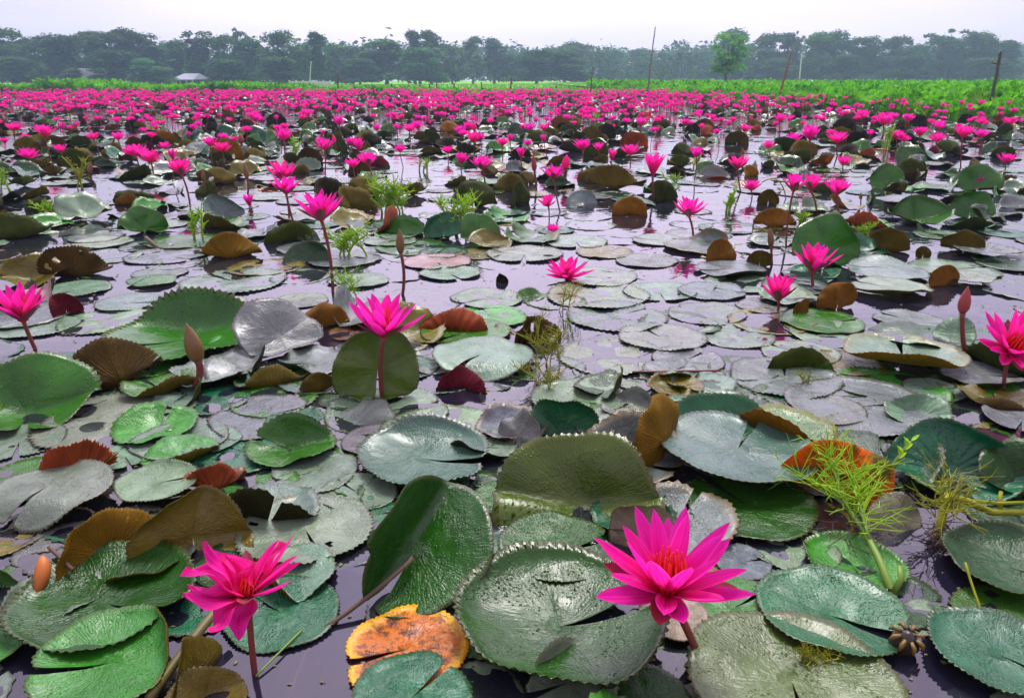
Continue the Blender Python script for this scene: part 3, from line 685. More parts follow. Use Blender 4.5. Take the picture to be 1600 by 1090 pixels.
# --- flat toothed pads of the open middle
FL = [(937, 433, 116, 'pale', "flat silver pad just in front of the floating bloom"), (934, 462, 156, 'pale', "flat toothed pad second in front of the floating bloom"), (1030, 456, 112, 'pale', "flat toothed pad between floating bloom and cup bloom"),
 (962, 494, 158, 'grey', "largest round toothed pad lying open in the middle"), (1034, 528, 132, 'pale', "flat pad overlapping the largest round toothed pad"), (956, 556, 168, 'pale', "wide toothed pad beside the feathery yellow weed"),
 (703, 428, 92, 'pale', "round flooded pad with a yellow leaf speck"), (761, 466, 112, 'pale', "pale pad beyond the soft green pad"), (683, 410, 104, 'pink', "pinkish flooded pad behind the slender bud"), (820, 398, 116, 'pale', "silver pad beyond the dark pad corner"),
 (692, 674, 190, 'pale', "pale half-flooded pad in front of the toothed round pad"), (905, 622, 150, 'pale', "pale flooded pad beside the maroon shell-like pad"), (1104, 490, 120, 'grey', "half-flooded toothed pad left of the cup bloom"),
 (1150, 526, 116, 'pale', "toothed oval pad in front of the half-flooded one"), (1250, 552, 116, 'pale', "toothed oval pad in front of the two stacked pads"), (1075, 562, 110, 'grey', "pale toothed pad beyond the red stick"), (1226, 590, 170, 'grey', "wide silver pad with a sprig of yellow weed"),
 (1420, 500, 100, 'grey', "toothed pad in front of the dark gap of water"), (1112, 456, 104, 'grey', "pad with brown leaf scrap left of the cup bloom"), (200, 473, 96, 'pale', "pale pad beyond the bowl pad's left end"), (322, 478, 122, 'pale', "pale curved pad beyond the serrated bowl pad"),
 (163, 502, 132, 'pale', "green tinged pad left of the serrated bowl pad"), (366, 440, 160, 'pale', "wide pale pad near the curled dark olive rim"), (186, 656, 226, 'pale', "broad mirror-wet pad in front of the brown bud"), (410, 652, 158, 'grey', "grey speckled pad right of the brown bud's reflection"),
 (282, 688, 140, 'pale', "pale pad with raised lip before the mirror-wet pad"), (60, 512, 110, 'pale', "pale pad at the foot of the left pink bloom"), (30, 690, 130, 'pale', "pale pad at the edge of view before the big green pad"), (640, 500, 60, 'pale', "small flat pad near the rust fan"),
 (1190, 478, 80, 'grey', "small pad at the cup bloom's foot"), (1010, 408, 96, 'grey', "grey pad beyond the floating bloom on its right"), (900, 378, 100, 'pale', "silver pad beyond the floating bloom"), (1030, 376, 86, 'pale', "silver pad left of the small open bloom's foot"),
 (1290, 640, 120, 'grey', "grey pad beyond the orange upright pad"), (1005, 588, 120, 'pale', "pale pad under the red stick"), (1460, 610, 90, 'pale', "small pad touching the brown-lipped long pad"), (560, 440, 90, 'pale', "pale pad by the slender bud's bright weed"), (470, 470, 84, 'pale', "pale pad with a rosy stain beyond the grey sheet"),
 (120, 452, 100, 'pale', "pale pad in front of the brown holed pad"), (260, 400, 120, 'grey', "grey pad beyond the pale flat pads"), (160, 380, 90, 'pale', "silver pad between holed pad and green upright pad"), (590, 690, 110, 'grey', "grey pad in front of the grey raised sheet"), (560, 770, 120, 'pale', "pale pad left of the book-folded pad"),
 (1010, 690, 110, 'green', "dim green pad beneath the edge-on ochre pad"), (780, 780, 90, 'green', "dim green pad behind the book-folded pad's tip"), (1160, 880, 90, 'grey', "grey pad behind the large open bloom's right petals"), (330, 690, 90, 'pale', "pale toothed pad beyond the low rust rim")]
for (px, py, w, t, lab) in FL:
    big = py > 560
    flat(lab[:1].lower() + lab[1:], px, py, w, t, 'dk' if t != 'grey' else 'brown', rnd.uniform(-0.0005, 0.004), rim=0.026, teeth=0.055, wav=0.012, bowl=rnd.uniform(0.0, 0.02), **(HI if big else ME))
# ------------------------------------------------------------------ flowers
def petal_arrays(W_=0.22, tip=0.10, cup=0.32, base_bend=0.0, crump=0.0, nu=8, nv=4, seed=0):
    r_ = np.random.default_rng(seed)
    t = np.linspace(0, 1, nu + 1); s = np.linspace(-1, 1, nv + 1)
    Tt, Ss = np.meshgrid(t, s, indexing='ij')
    prof = np.clip(Tt, 0.0, 1) ** 0.72 * np.clip(1 - Tt, 0, 1) ** 0.80
    prof = prof / prof.max() * W_ * 0.97 + 0.055 * (1 - Tt) ** 3 * (W_ / 0.2)
    x = Tt.copy(); y = prof * Ss
    z = cup * (Ss ** 2) * prof + tip * Tt ** 2.2 + base_bend * np.sin(Tt * math.pi) - 0.012 * np.exp(-(Ss / 0.28) ** 2) * np.sin(Tt * math.pi)
    if crump:
        z = z + crump * np.sin(Tt * 9 + r_.uniform(0, 6)) * (0.4 + np.abs(Ss)) * Tt + crump * 0.7 * np.sin(Ss * 4 + Tt * 5 + r_.uniform(0, 6)) * Tt
        y = y + crump * 0.5 * np.sin(Tt * 7 + r_.uniform(0, 6))
        x = x * (1 - 0.12 * np.sin(Tt * 3))
    v = np.stack([x.ravel(), y.ravel(), z.ravel()], 1)
    m = nv + 1
    f = [(i * m + j, (i + 1) * m + j, (i + 1) * m + j + 1, i * m + j + 1) for i in range(nu) for j in range(nv)]
    uv = np.stack([(Ss.ravel() + 1) / 2, Tt.ravel()], 1)
    return v, f, uv
PA = [petal_arrays(0.128, 0.10, 0.45, 0.00, seed=1), petal_arrays(0.130, 0.06, 0.55, 0.02, seed=2), petal_arrays(0.13, 0.02, 0.60, 0.05, seed=3), petal_arrays(0.135, 0.12, 0.40, -0.02, seed=4)]
PM = [mesh_from('petal', v, f, M_PETAL, uvs={'petal': uv}) for v, f, uv in PA]
PCR = [mesh_from('petal', *petal_arrays(0.24, 0.05, 0.45, 0.0, crump=0.09, nu=12, nv=6, seed=20 + i)[:2], M_PETAL, uvs={'petal': petal_arrays(0.24, 0.05, 0.45, 0.0, crump=0.09, nu=12, nv=6, seed=20 + i)[2]}) for i in range(4)]
def sepal_mesh():
    v, f, uv = petal_arrays(0.19, 0.12, 0.4, 0.0, seed=9)
    v = v.copy(); v[:, 2] -= 0.012
    return mesh_from('sepal', v, f, M_SEPAL, uvs={'petal': uv})
SEPAL = sepal_mesh()
def stamen_mesh():
    mb = MB(); r_ = random.Random(3)
    for ring, (n, rad, ln, lean) in enumerate(((14, 0.10, 0.40, 0.16), (10, 0.07, 0.44, 0.07), (6, 0.03, 0.42, 0.0))):
        for i in range(n):
            a = 6.2832 * i / n + ring * 0.3
            d = np.array([math.cos(a), math.sin(a), 0])
            p0 = d * rad; l = ln * r_.uniform(0.85, 1.1)
            mb.tube([p0, p0 + d * lean * 0.7 + np.array([0, 0, l * 0.6]), p0 + d * lean * 0.5 + np.array([0, 0, l])], [0.020, 0.020, 0.008], 5)
    mb.tube([(0, 0, -0.02), (0, 0, 0.05), (0, 0, 0.10)], [0.09, 0.12, 0.05], 8)
    return mb.mesh('stamens', M_STAMEN)
STAMENS = stamen_mesh()
STYLES = dict(   # rings: (count, elevation from the water, length, petal mesh, base radius)
    wide=((6, 17, 1.0, 3, 0.07), (8, 33, 1.03, 0, 0.06), (8, 51, 1.0, 0, 0.05)),
    open=((4, 32, 0.98, 3, 0.07), (5, 43, 1.0, 0, 0.06), (5, 55, 0.96, 1, 0.05), (4, 68, 0.85, 1, 0.04)),
    half=((4, 40, 0.98, 0, 0.06), (5, 52, 1.0, 0, 0.05), (5, 64, 0.96, 1, 0.04), (3, 76, 0.88, 2, 0.03)),
    cup=((4, 58, 0.98, 1, 0.06), (5, 67, 1.0, 1, 0.05), (4, 76, 0.95, 2, 0.04)),
    double=((5, 10, 1.0, 3, 0.08), (6, 26, 0.98, 0, 0.06), (6, 44, 0.90, 0, 0.05), (6, 60, 0.80, 1, 0.04), (5, 74, 0.68, 2, 0.03)))
def petal_mats(style, seed, L):
    r_ = random.Random(seed)
    a0 = r_.uniform(0, 6.28)
    for k, (n, e, l, mi, br) in enumerate(STYLES[style]):
        for i in range(n):
            a = a0 + k * 0.55 + 6.2832 * (i + r_.uniform(-.12, .12)) / n
            ee = R_(e + r_.uniform(-6, 6))
            M = Matrix.Rotation(a, 4, 'Z') @ Matrix.Translation((br * L, 0, 0)) @ Matrix.Rotation(-ee, 4, 'Y') @ Matrix.Rotation(r_.uniform(-.15, .15), 4, 'X') @ Matrix.Diagonal((L * l * r_.uniform(.92, 1.06), L * r_.uniform(.9, 1.12), L, 1))
            yield k, mi, M
# one-mesh blooms for the smaller flowers
def bloom_arrays(style, seed, lod):
    vs, fs, uvs, n = [], [], [], 0
    for k, mi, M in petal_mats(style, seed, 1.0):
        v, f, uv = petal_arrays(*((0.19, 0.12, 0.4, 0.0) if mi in (0, 3) else (0.17, 0.05, 0.5, 0.02)), nu=(4, 2)[lod], nv=2)
        if lod: # slimmer lists for distance
            pass
        Mn = np.array(M)
        vs.append(v @ Mn[:3, :3].T + Mn[:3, 3]); fs += [[q + n for q in ff] for ff in f]; uvs.append(uv); n += len(v)
    return np.concatenate(vs), fs, np.concatenate(uvs)
BLOOM = {}
for st in ('open', 'half', 'cup', 'wide'):
    for sd in range(4):
        v, f, uv = bloom_arrays(st, sd * 7 + 1, 0)
        BLOOM[st, sd] = mesh_from('bloom', v, f, M_PETAL, uvs={'petal': uv})
def sz(style): return {'wide': 2.0, 'open': 1.66, 'half': 1.5, 'cup': 1.02, 'double': 2.0}[style]

FL_TALL = []
fl_n = [0]
def flower(label, cx, cy, w, bx, by, style='open', tilt=(0, 0), parts=None, lm=None, group='pink water lily flowers', loc=None, size=None, seed=None):
    """cx, cy: foot of the bloom in the photo; w: its width; bx, by: where its stem leaves the water"""
    fl_n[0] += 1
    sd = fl_n[0] if seed is None else seed
    if loc is None:
        b = W(bx, by); h = WY(cx, cy, b[1])
        L = w * depth(h) / F_PX / sz(style)
    else:
        b, h = np.array(loc[0]), np.array(loc[1]); L = size
    root = link('lily_flower', None)
    root.empty_display_size = 0.02
    root.location = b
    tag(root, label, 'water lily', group)
    rel = Vector(h - b)
    T = Matrix.Translation(rel) @ Matrix.Rotation(R_(tilt[0]), 4, 'X') @ Matrix.Rotation(R_(tilt[1]), 4, 'Y')
    near = w >= 38 if parts is None else parts
    mb = MB()
    rr = max(0.0032, L * 0.05)
    side = 0.25 * rel.z * (1 if sd % 2 else -1)
    mid = np.array([rel.x * 0.35 + side * 0.25, 0.0, rel.z * 0.55])
    d0 = np.array([b[0] * 0 + side * 0.1, 0.02, -0.10])
    if rel.z > 0.01:
        mb.tube([d0] + bez((0, 0, 0), mid, rel, 8), [rr] * 8 + [rr * 1.25], 8 if near else 5)
        mb.build('stem', M_STEM, root)
    if near:
        for k, mi, M in petal_mats(style, sd, L):
            link('petal', PM[mi], root, T @ M)
        link('stamens', STAMENS, root, T @ Matrix.Diagonal((L * 1.0, L * 1.0, L * 1.35, 1)))
        e0 = STYLES[style][0][1] - 3
        for i in range(4):
            link('sepal', SEPAL, root, T @ Matrix.Rotation(0.4 + sd + i * 1.5708, 4, 'Z') @ Matrix.Translation((.05 * L, 0, -.015 * L)) @ Matrix.Rotation(-R_(e0), 4, 'Y') @ Matrix.Scale(L * 0.78, 4))
    else:
        stl = style if style != 'double' else 'wide'
        link('bloom', BLOOM[stl, sd % 4], root, T @ Matrix.Rotation(sd * 1.3, 4, 'Z') @ Matrix.Scale(L, 4))
    FL_TALL.append((b, h))
    if lm: LANDMARKS.append((cx, cy, lm))
    if label is None: ITEMS.append(dict(o=root, px=proj(h), kind='flower', style=style, tall=rel.z))
    return root
# the large open bloom and its neighbours
flower("largest pink water lily, wide open with red stamens, near the cupped pad", 1043, 924, 262, 1092, 1025, 'wide', (6, -3), lm="the largest open bloom", seed=4)
flower("bright pink open water lily in front of the shield-like olive pad", 600, 524, 122, 597, 620, 'open', (3, 2), lm="the bloom before the shield pad")
flower("pink water lily held high on a tall red stem above bright weed", 502, 343, 84, 520, 455, 'open', (0, -4), lm="the tall-stemmed bloom")
flower("pink cupped water lily leaning at the edge of view by the maroon fan pad", 36, 500, 92, 55, 545, 'half', (0, 4), lm="the bloom by the maroon fan")
flower("wide pink water lily tilted face-on beside the red-brown bud", 1578, 548, 128, 1568, 605, 'wide', (34, -4), lm="the wide face-on bloom", seed=12)
flower("many-petalled pink water lily floating on the flat pads, no stem showing", 886, 434, 84, 886, 437, 'double', (6, 0), lm="the floating bloom")
flower("low pink cup-shaped water lily standing just above dark water", 1216, 468, 66, 1216, 484, 'half', (0, -3), lm="the low cup bloom")
flower("pink water lily opening behind the low cup bloom", 1269, 424, 72, 1270, 446, 'half', (0, 5), lm="the bloom behind the cup bloom")
flower("upper of two stacked pink blooms on long stems", 441, 280, 58, 452, 340, 'open', (0, 0), lm="the stacked blooms")
flower("lower of two stacked pink blooms on long stems", 447, 302, 54, 461, 356, 'open', (0, 6))
flower("pink water lily on a slanting stem above a dark green pad", 283, 272, 48, 296, 314, 'open', (0, 3), lm="the slanting-stemmed bloom")
flower("left of the twin blooms, larger, on the longest red stem", 1240, 298, 46, 1228, 388, 'half', (0, 3), lm="the twin blooms")
flower("right of the twin blooms, cupped, its stem ending behind a round pad", 1266, 297, 44, 1276, 332, 'half', (0, 6))
flower("pink water lily on a short stem right of the twin blooms", 1307, 304, 50, 1311, 338, 'open', (0, 2), lm="the bloom right of the twins")
flower("small open pink water lily above the grey pad with brown flap", 1076, 337, 56, 1083, 371, 'open', (0, 2), lm="the small open bloom")
flower("pink water lily on a bare stem left of the olive leaf back", 1152, 264, 42, 1157, 300, 'open', (0, 0))
flower("pink water lily low among pads below the bare-stemmed bloom", 1174, 298, 34, 1175, 310, 'open', parts=False)
flower("deep cup-shaped pink water lily above the long dark olive pad", 1020, 274, 36, 1022, 312, 'cup', (0, 0), parts=False, lm="the deep cup bloom")
flower("small cup-shaped pink water lily on a stout brown stem", 1088, 246, 28, 1085, 282, 'half', parts=False)
flower("pink water lily beside a closed pink bud, leaning right", 864, 279, 42, 875, 331, 'open', (0, 4), lm="the bloom beside the pink bud")
flower("floppy pink water lily with drooping petals on a thin stem", 857, 322, 34, 857, 358, 'open', (14, -14), parts=True, lm="the floppy bloom")
flower("small pink cup of a water lily left of the closed bud", 814, 247, 18, 816, 268, 'cup')
flower("pink water lily facing up beside an overlapping smaller bloom", 753, 264, 42, 758, 293, 'open', (0, 0))
flower("smaller pink water lily leaning against its neighbour above a grey pad", 720, 256, 30, 722, 276, 'half', (0, 12))
flower("pink water lily above the bright weed tuft, taller of a pair", 576, 257, 40, 582, 288, 'open', (0, -4))
flower("pink water lily above the bright weed tuft, shorter of a pair", 552, 262, 30, 555, 278, 'open')
flower("pink water lily on a straight stem beyond the tall-stemmed bloom", 507, 234, 35, 508, 272, 'open')
flower("red pink ragged lily petals lying on water before the floppy bloom", 864, 362, 28, 864, 364, 'double', parts=False)
for (cx, cy, w, bx, by, st) in ((443, 220, 33, 445, 256, 'half'), (438, 206, 24, 440, 235, 'open'), (348, 238, 33, 349, 254, 'open'), (329, 229, 30, 333, 260, 'open'), (236, 254, 40, 240, 277, 'open'), (213, 244, 46, 222, 274, 'wide'),
    (270, 249, 17, 270, 286, 'cup'), (70, 213, 36, 80, 250, 'open'), (45, 247, 38, 48, 256, 'wide'), (22, 205, 26, 24, 222, 'open'), (95, 238, 25, 96, 248, 'open'), (8, 224, 18, 9, 236, 'open'), (185, 219, 25, 188, 236, 'open'), (147, 219, 24, 155, 238, 'open'),
    (258, 233, 22, 259, 244, 'open'), (237, 216, 20, 238, 228, 'open'), (1265, 218, 38, 1267, 256, 'half'), (1308, 224, 36, 1308, 245, 'open'), (1240, 223, 30, 1240, 236, 'open'), (1317, 258, 28, 1317, 266, 'open'), (1218, 190, 26, 1216, 226, 'open'), (1504, 215, 38, 1501, 262, 'open'),
    (1533, 215, 26, 1530, 238, 'open'), (1437, 212, 28, 1437, 226, 'open'), (1463, 222, 30, 1463, 236, 'open'), (1571, 255, 31, 1571, 264, 'open'), (1532, 289, 30, 1532, 296, 'open'), (1466, 201, 26, 1466, 218, 'open'), (1380, 196, 40, 1380, 212, 'open'), (1575, 196, 26, 1576, 212, 'open'),
    (1120, 210, 15, 1123, 234, 'half'), (1070, 196, 22, 1070, 208, 'open'), (910, 234, 34, 911, 250, 'open'), (935, 236, 22, 937, 250, 'half'), (985, 242, 33, 985, 256, 'open'), (955, 250, 18, 956, 258, 'cup'), (740, 222, 32, 741, 240, 'open'), (700, 240, 24, 701, 250, 'open'),
    (640, 206, 26, 641, 222, 'open'), (625, 238, 24, 630, 262, 'open'), (653, 201, 26, 655, 220, 'open'), (785, 228, 26, 786, 242, 'open'), (720, 208, 24, 720, 224, 'open'), (797, 222, 14, 800, 240, 'cup'), (733, 202, 24, 734, 220, 'open'), (550, 228, 22, 552, 244, 'half'),
    (827, 204, 24, 828, 220, 'open'), (850, 204, 20, 851, 218, 'open'), (400, 190, 28, 401, 206, 'open'), (480, 182, 24, 481, 200, 'open'), (530, 196, 24, 531, 216, 'half'), (1000, 198, 26, 1001, 214, 'half'), (1200, 232, 24, 1203, 244, 'open'), (1163, 206, 24, 1163, 220, 'open'),
    (1400, 216, 26, 1401, 230, 'open'), (1345, 186, 30, 1346, 202, 'open'), (1420, 190, 24, 1420, 206, 'open'), (390, 322, 20, 391, 332, 'cup'), (560, 236, 22, 562, 250, 'cup')):
    flower(None, cx, cy, w, bx, by, st, (rnd.uniform(-6, 6), rnd.uniform(-8, 8)), parts=False)

# the ragged, wilting bloom
def ragged():
    b = W(398, 1050); h = WY(388, 930, b[1])
    root = link('lily_flower', None); root.location = b
    tag(root, "ragged wilting pink water lily, petals crumpled and torn, at the near left", 'water lily', 'pink water lily flowers')
    LANDMARKS.append((383, 900, "the ragged wilting bloom"))
    rel = Vector(h - b); T = Matrix.Translation(rel)
    L = 93 * depth(h) / F_PX
    mb = MB(); mb.tube([(0.01, 0, -.1)] + bez((0, 0, 0), (rel.x * .2, 0, rel.z * .5), rel, 8), [.0048] * 8 + [.0062], 9); mb.build('stem', M_STEM, root)
    # azimuth (0 = right of the view, 90 = away), elevation, length, crumpled?
    for i, (a, e, l, c, wd) in enumerate(((8, 50, 1.36, 0, .85), (-10, 42, 1.32, 0, .85), (22, 59, 1.12, 0, .8), (-28, 28, 1.16, 0, .95), (40, 48, 1.0, 1, .7), (2, 33, 1.12, 0, .8), (60, 70, .55, 1, .8),
                                         (170, 56, 1.18, 1, 1.0), (192, 38, 1.12, 1, 1.1), (212, 18, 1.02, 1, 1.0), (150, 64, .8, 1, .9), (245, -8, .85, 1, 1.0), (264, -36, .68, 1, .9), (186, 8, .95, 1, .8))):
        M = Matrix.Rotation(R_(a), 4, 'Z') @ Matrix.Translation((.05 * L, 0, 0)) @ Matrix.Rotation(-R_(e), 4, 'Y') @ Matrix.Rotation(0.25 * ((i % 3) - 1), 4, 'X') @ Matrix.Diagonal((L * l, L * wd, L, 1))
        link('petal', (PCR if c else PM)[i % 4], root, T @ M)
    o = link('stamens', STAMENS, root, T @ Matrix.Rotation(.25, 4, 'Y') @ Matrix.Scale(L * 0.75, 4))
    for i in range(4):
        link('sepal', SEPAL, root, T @ Matrix.Rotation(.3 + i * 1.57, 4, 'Z') @ Matrix.Rotation(-R_((38, 30, 12, 22)[i]), 4, 'Y') @ Matrix.Scale(L * 0.8, 4))
    PADS.append((b[0], b[1], .03))
ragged()

# closed buds
def bud_mesh(mat, skin):
    mb = MB()
    z = np.linspace(0, 1, 12)
    r = 0.20 * np.sin(np.clip(z * 0.93 + 0.10, 0, 1) ** 0.72 * math.pi) ** 0.8
    vs, n = [], 12
    for i in range(12):
        for k in range(n):
            a = 6.2832 * k / n
            q = r[i] * (1 + 0.09 * abs(math.cos(2 * a)))
            vs.append((q * math.cos(a + z[i] * .4), q * math.sin(a + z[i] * .4), z[i]))
    fs = [(i * n + k, i * n + (k + 1) % n, (i + 1) * n + (k + 1) % n, (i + 1) * n + k) for i in range(11) for k in range(n)]
    mb.add(vs, fs + [tuple(range(n))[::-1], tuple(11 * n + k for k in range(n))])
    return mb.mesh('bud_case', mat)
BUDS = {'brown': bud_mesh(M_BUD, 0), 'red': bud_mesh(M_BUDR, 0), 'pink': bud_mesh(M_PETAL, 0)}
def bud(label, tx, ty, cx, cy, bx, by, w, kind='brown', lm=None):
    b = W(bx, by); h = WY(cx, cy, b[1]); tp = WY(tx, ty, b[1])
    root = link('lily_bud', None); root.location = b
    tag(root, label, 'lily bud', 'closed lily buds')
    d = Vector(tp - h); wd = w * depth(h) / F_PX / 0.42
    Rm = d.to_track_quat('Z', 'Y').to_matrix().to_4x4()
    rel = Vector(h - b)
    mb = MB(); rr = wd * 0.085
    mb.tube([(0, .01, -.1)] + bez((0, 0, 0), (rel.x * 1.1 + rel.z * .1, 0, rel.z * .5), rel, 8), [rr] * 8 + [rr * 1.3], 7); mb.build('stem', M_STEM, root)
    link('bud_case', BUDS[kind], root, Matrix.Translation(rel) @ Rm @ Matrix.Diagonal((wd, wd, d.length, 1)))
    if lm: LANDMARKS.append((cx, cy, lm))
    if label is None: ITEMS.append(dict(o=root, px=proj(h), kind='bud', style='', tall=rel.z))
bud("plump olive brown lily bud on a short bent stem, near the serrated bowl pad", 291, 504, 309, 562, 303, 606, 27, 'brown', "the olive brown bud")
bud("slender brown lily bud on a straight red stem in the open middle", 624, 356, 626, 394, 629, 460, 13, 'brown', "the slender bud")
bud("red brown lily bud on a thick stem beside the wide face-on bloom", 1513, 446, 1504, 487, 1510, 562, 18, 'red', "the red-brown bud")
bud("dark slender lily bud beside the small square olive pad", 1203, 354, 1205, 384, 1206, 414, 10, 'brown')
bud("narrow dark red bud beyond the pale flat pads, left of the stacked blooms", 381, 252, 386, 278, 387, 302, 8, 'brown')
bud("closed pink bud beside the leaning bloom", 886, 241, 883, 262, 880, 285, 13, 'pink', "the closed pink bud")
bud("closed red bud left of the leaning bloom", 833, 240, 835, 266, 838, 296, 8, 'red')
for (tx, ty, cx, cy, bx, by, w, k) in ((142, 252, 140, 270, 139, 276, 8, 'brown'), (375, 208, 377, 224, 376, 230, 9, 'red'), (1160, 230, 1161, 244, 1162, 256, 5, 'brown'), (520, 210, 523, 222, 524, 240, 6, 'pink'), (317, 262, 318, 282, 321, 304, 6, 'brown'), (740, 190, 741, 203, 742, 222, 8, 'pink'), (1345, 300, 1345, 311, 1345, 320, 5, 'brown')):
    bud(None, tx, ty, cx, cy, bx, by, w, k)
# ------------------------------------------------------------------ the pads and flowers that fill the pond
OPEN_WATER = [(480, 1040, 85), (560, 905, 50), (690, 650, 62), (800, 432, 36), (1395, 492, 70), (1440, 870, 55), (1440, 1030, 55), (360, 1060, 60), (1470, 820, 60), (600, 450, 30), (1340, 470, 40), (150, 660, 40), (830, 1000, 10)]
OWW = []
for px, py, r in OPEN_WATER:
    p = W(px, py); OWW.append((p[0], p[1], r * depth(p) / F_PX))
def clear(x, y, R, k):
    for (a, b, q) in OWW:
        if (a - x) ** 2 + (b - y) ** 2 < (q + R * 0.8) ** 2: return False
    for (a, b, q) in PADS:
        dx = a - x
        if abs(dx) < 0.6:
            if dx * dx + (b - y) ** 2 < (k * (q + R)) ** 2: return False
    return True
def patch(x, y): return 0.5 + 0.5 * math.sin(x * 0.55 + 1.3 * math.sin(y * 0.31)) * math.sin(y * 0.42 + 0.8 * math.sin(x * 0.37 + 2))

def rand_pad_kind(far):
    t = rnd.random()
    a, b = (0.86, 0.965) if far < 4.6 else ((0.62, 0.82) if far < 8 else (0.44, 0.72))
    if t < a: return 'flat'
    if t < b: return 'lip'
    return 'stand'
TOPS = [('pale', 5), ('grey', 4), ('green', 3), ('teal', 2), ('dk', 2), ('olive', 1.5), ('bright', .7), ('orange', .08), ('pink', .2)]
UNDS = [('olive', 5), ('moss', 5), ('brown', 1.2), ('dk', 4), ('amber', .8), ('rust', .3), ('maroon', .3), ('orange', .15)]
def pick(t): return rnd.choices([a for a, _ in t], [b for _, b in t])[0]
DESC_T = dict(pale='pale silvery', grey='grey', green='green', teal='blue green', dk='dark green', olive='olive', bright='bright green', orange='orange', pink='pinkish')
DESC_U = dict(olive='olive', moss='mossy', brown='brown', dk='dark', amber='amber', rust='rust red', maroon='maroon', orange='orange')
def rand_params(kind, x, y, R):
    tc = math.degrees(math.atan2(-y, -x))
    kw = dict(notch=rnd.uniform(0, 6.28))
    t, u = pick(TOPS), pick(UNDS)
    if kind == 'flat':
        kw.update(rim=0.025, wav=0.010, bowl=rnd.uniform(0, .015), z=0.0); desc = f"flat {DESC_T[t]} pad"
    elif kind == 'lip':
        a = rnd.uniform(0, 360); ang = rnd.uniform(25, 80)
        kw.update(folds=[(a, rnd.uniform(0.0, .5), ang, .45)], rim=.03, wav=.05, bowl=.04, crease=(rnd.uniform(0, 180), rnd.uniform(0, .22))); desc = f"{DESC_T[t]} edge-lifted pad"
    else:
        if rnd.random() < 0.55:
            a = tc + rnd.uniform(-55, 55); kw.update(folds=[(a, rnd.uniform(-.5, .2), rnd.uniform(72, 118), rnd.uniform(.12, .45))], wav=.08, rim=.02, bowl=.03); desc = f"upright {DESC_U[u]}-backed pad"
            if t in ('pale', 'grey'): t = 'olive'
        else:
            a = tc + 180 + rnd.uniform(-55, 55); kw.update(folds=[(a, rnd.uniform(-.6, .1), rnd.uniform(35, 78), .4)], wav=.08, rim=.02, bowl=.05); desc = f"{DESC_T[t]} pad standing up"
        kw['notch'] = R_(a + 180); kw['crease'] = (a + rnd.uniform(-50, 50), rnd.choice((-1, 1)) * rnd.uniform(.08, .6)); kw['wk'] = rnd.choice((2, 3, 4)); kw['egg'] = rnd.uniform(-.08, .14)
    return t, u, kw, desc
cand = []
def grow(y0, y1, tries, k, rlo, rhi, xm):
    for _ in range(tries):
        y = math.sqrt(rnd.uniform(y0 * y0, y1 * y1)); x = rnd.uniform(-1, 1) * (xm * y + 0.35)
        if not in_pond(x, y): continue
        R = rnd.uniform(rlo, rhi)
        if clear(x, y, R, k):
            PADS.append((x, y, R)); cand.append((x, y, R))
grow(0.72, 2.2, 2200, 0.44, 0.075, 0.14, 0.74)
grow(2.2, 4.6, 2200, 0.60, 0.12, 0.21, 0.74)
n_far0 = len(cand)
grow(4.6, 8.0, 1900, 0.74, 0.10, 0.19, 0.76)
HERO_PADS = pad_n[0]
cand.sort(key=lambda c: c[1])
budget = 296 - HERO_PADS
def in_frame(x, y):
    px, py = proj((x, y, 0)); return -30 < px < 1630 and py < 1110
ind, rest = [], []
for c in cand:
    (ind if len(ind) < budget and in_frame(c[0], c[1]) else rest).append(c)
for x, y, R in ind:
    kd = rand_pad_kind(y) if y > 2.4 else ('flat' if rnd.random() < .55 else 'lip')
    if any(-.15 < fb[1] - y < 1.1 and abs(fb[0] * y / fb[1] - x) < R + .10 for fb, fh in FL_TALL[:48]): kd = 'flat'      # keep the blooms in sight
    t, u, kw, desc = rand_params(kd, x, y, R)
    kw.pop('z', None)
    o = make_pad((x, y, (rnd.uniform(-.004, .001) if y < 2.3 else rnd.uniform(-.004, .002)) if kd == 'flat' else .001), R, t, u, None, segs=72, rings=6, teeth=.045, **kw)
    ITEMS.append(dict(o=o, px=proj((x, y, .02)), kind='pad', desc=desc))

# the rest of the pads, past the countable ones: one mass
def far_points(n, y0, y1, dens, xm=0.80):
    out = []
    while len(out) < n:
        y = math.sqrt(rnd.uniform(y0 * y0, y1 * y1)); x = rnd.uniform(-1, 1) * (xm * y + 1.0)
        if in_pond(x, y) and rnd.random() < dens(x, y): out.append((x, y))
    return out
M_TOP_MASS, M_UNDER_MASS = M_TOP.copy(), M_UNDER.copy()
for m in (M_TOP_MASS, M_UNDER_MASS):
    t = m.node_tree
    a = t.nodes.new("ShaderNodeAttribute"); a.attribute_type = 'GEOMETRY'; a.attribute_name = 'tint'
    for l in list(t.links):
        if (l.from_node.type == 'OBJECT_INFO' and l.from_socket.name == 'Color') or (l.from_node.type == 'ATTRIBUTE' and l.from_node.attribute_name == 'under_tint'):
            to = l.to_socket; t.links.remove(l); t.links.new(a.outputs['Color'], to)
def mass(name, label_cat, pieces, mats, group=None):
    """pieces: (v, f (m,4)/(m,3) mixed list, mat idx, uv dict, tint)"""
    V, F, MI, UP, UF, TI, n = [], [], [], [], [], [], 0
    for v, f, mi, uv, tt in pieces:
        V.append(v); F += [[q + n for q in ff] for ff in f]; MI += mi
        UP.append(uv['polar']); UF.append(uv['flat']); TI.append(tt); n += len(v)
    me = mesh_from(name, np.concatenate(V), F, mats, MI, {'polar': np.concatenate(UP), 'flat': np.concatenate(UF)})
    at = me.attributes.new('tint', 'FLOAT_COLOR', 'POINT')
    at.data.foreach_set('color', np.concatenate(TI).astype(np.float32).ravel())
    return tag(link(name, me), label_cat[0], label_cat[1], group, 'stuff')
pieces = []
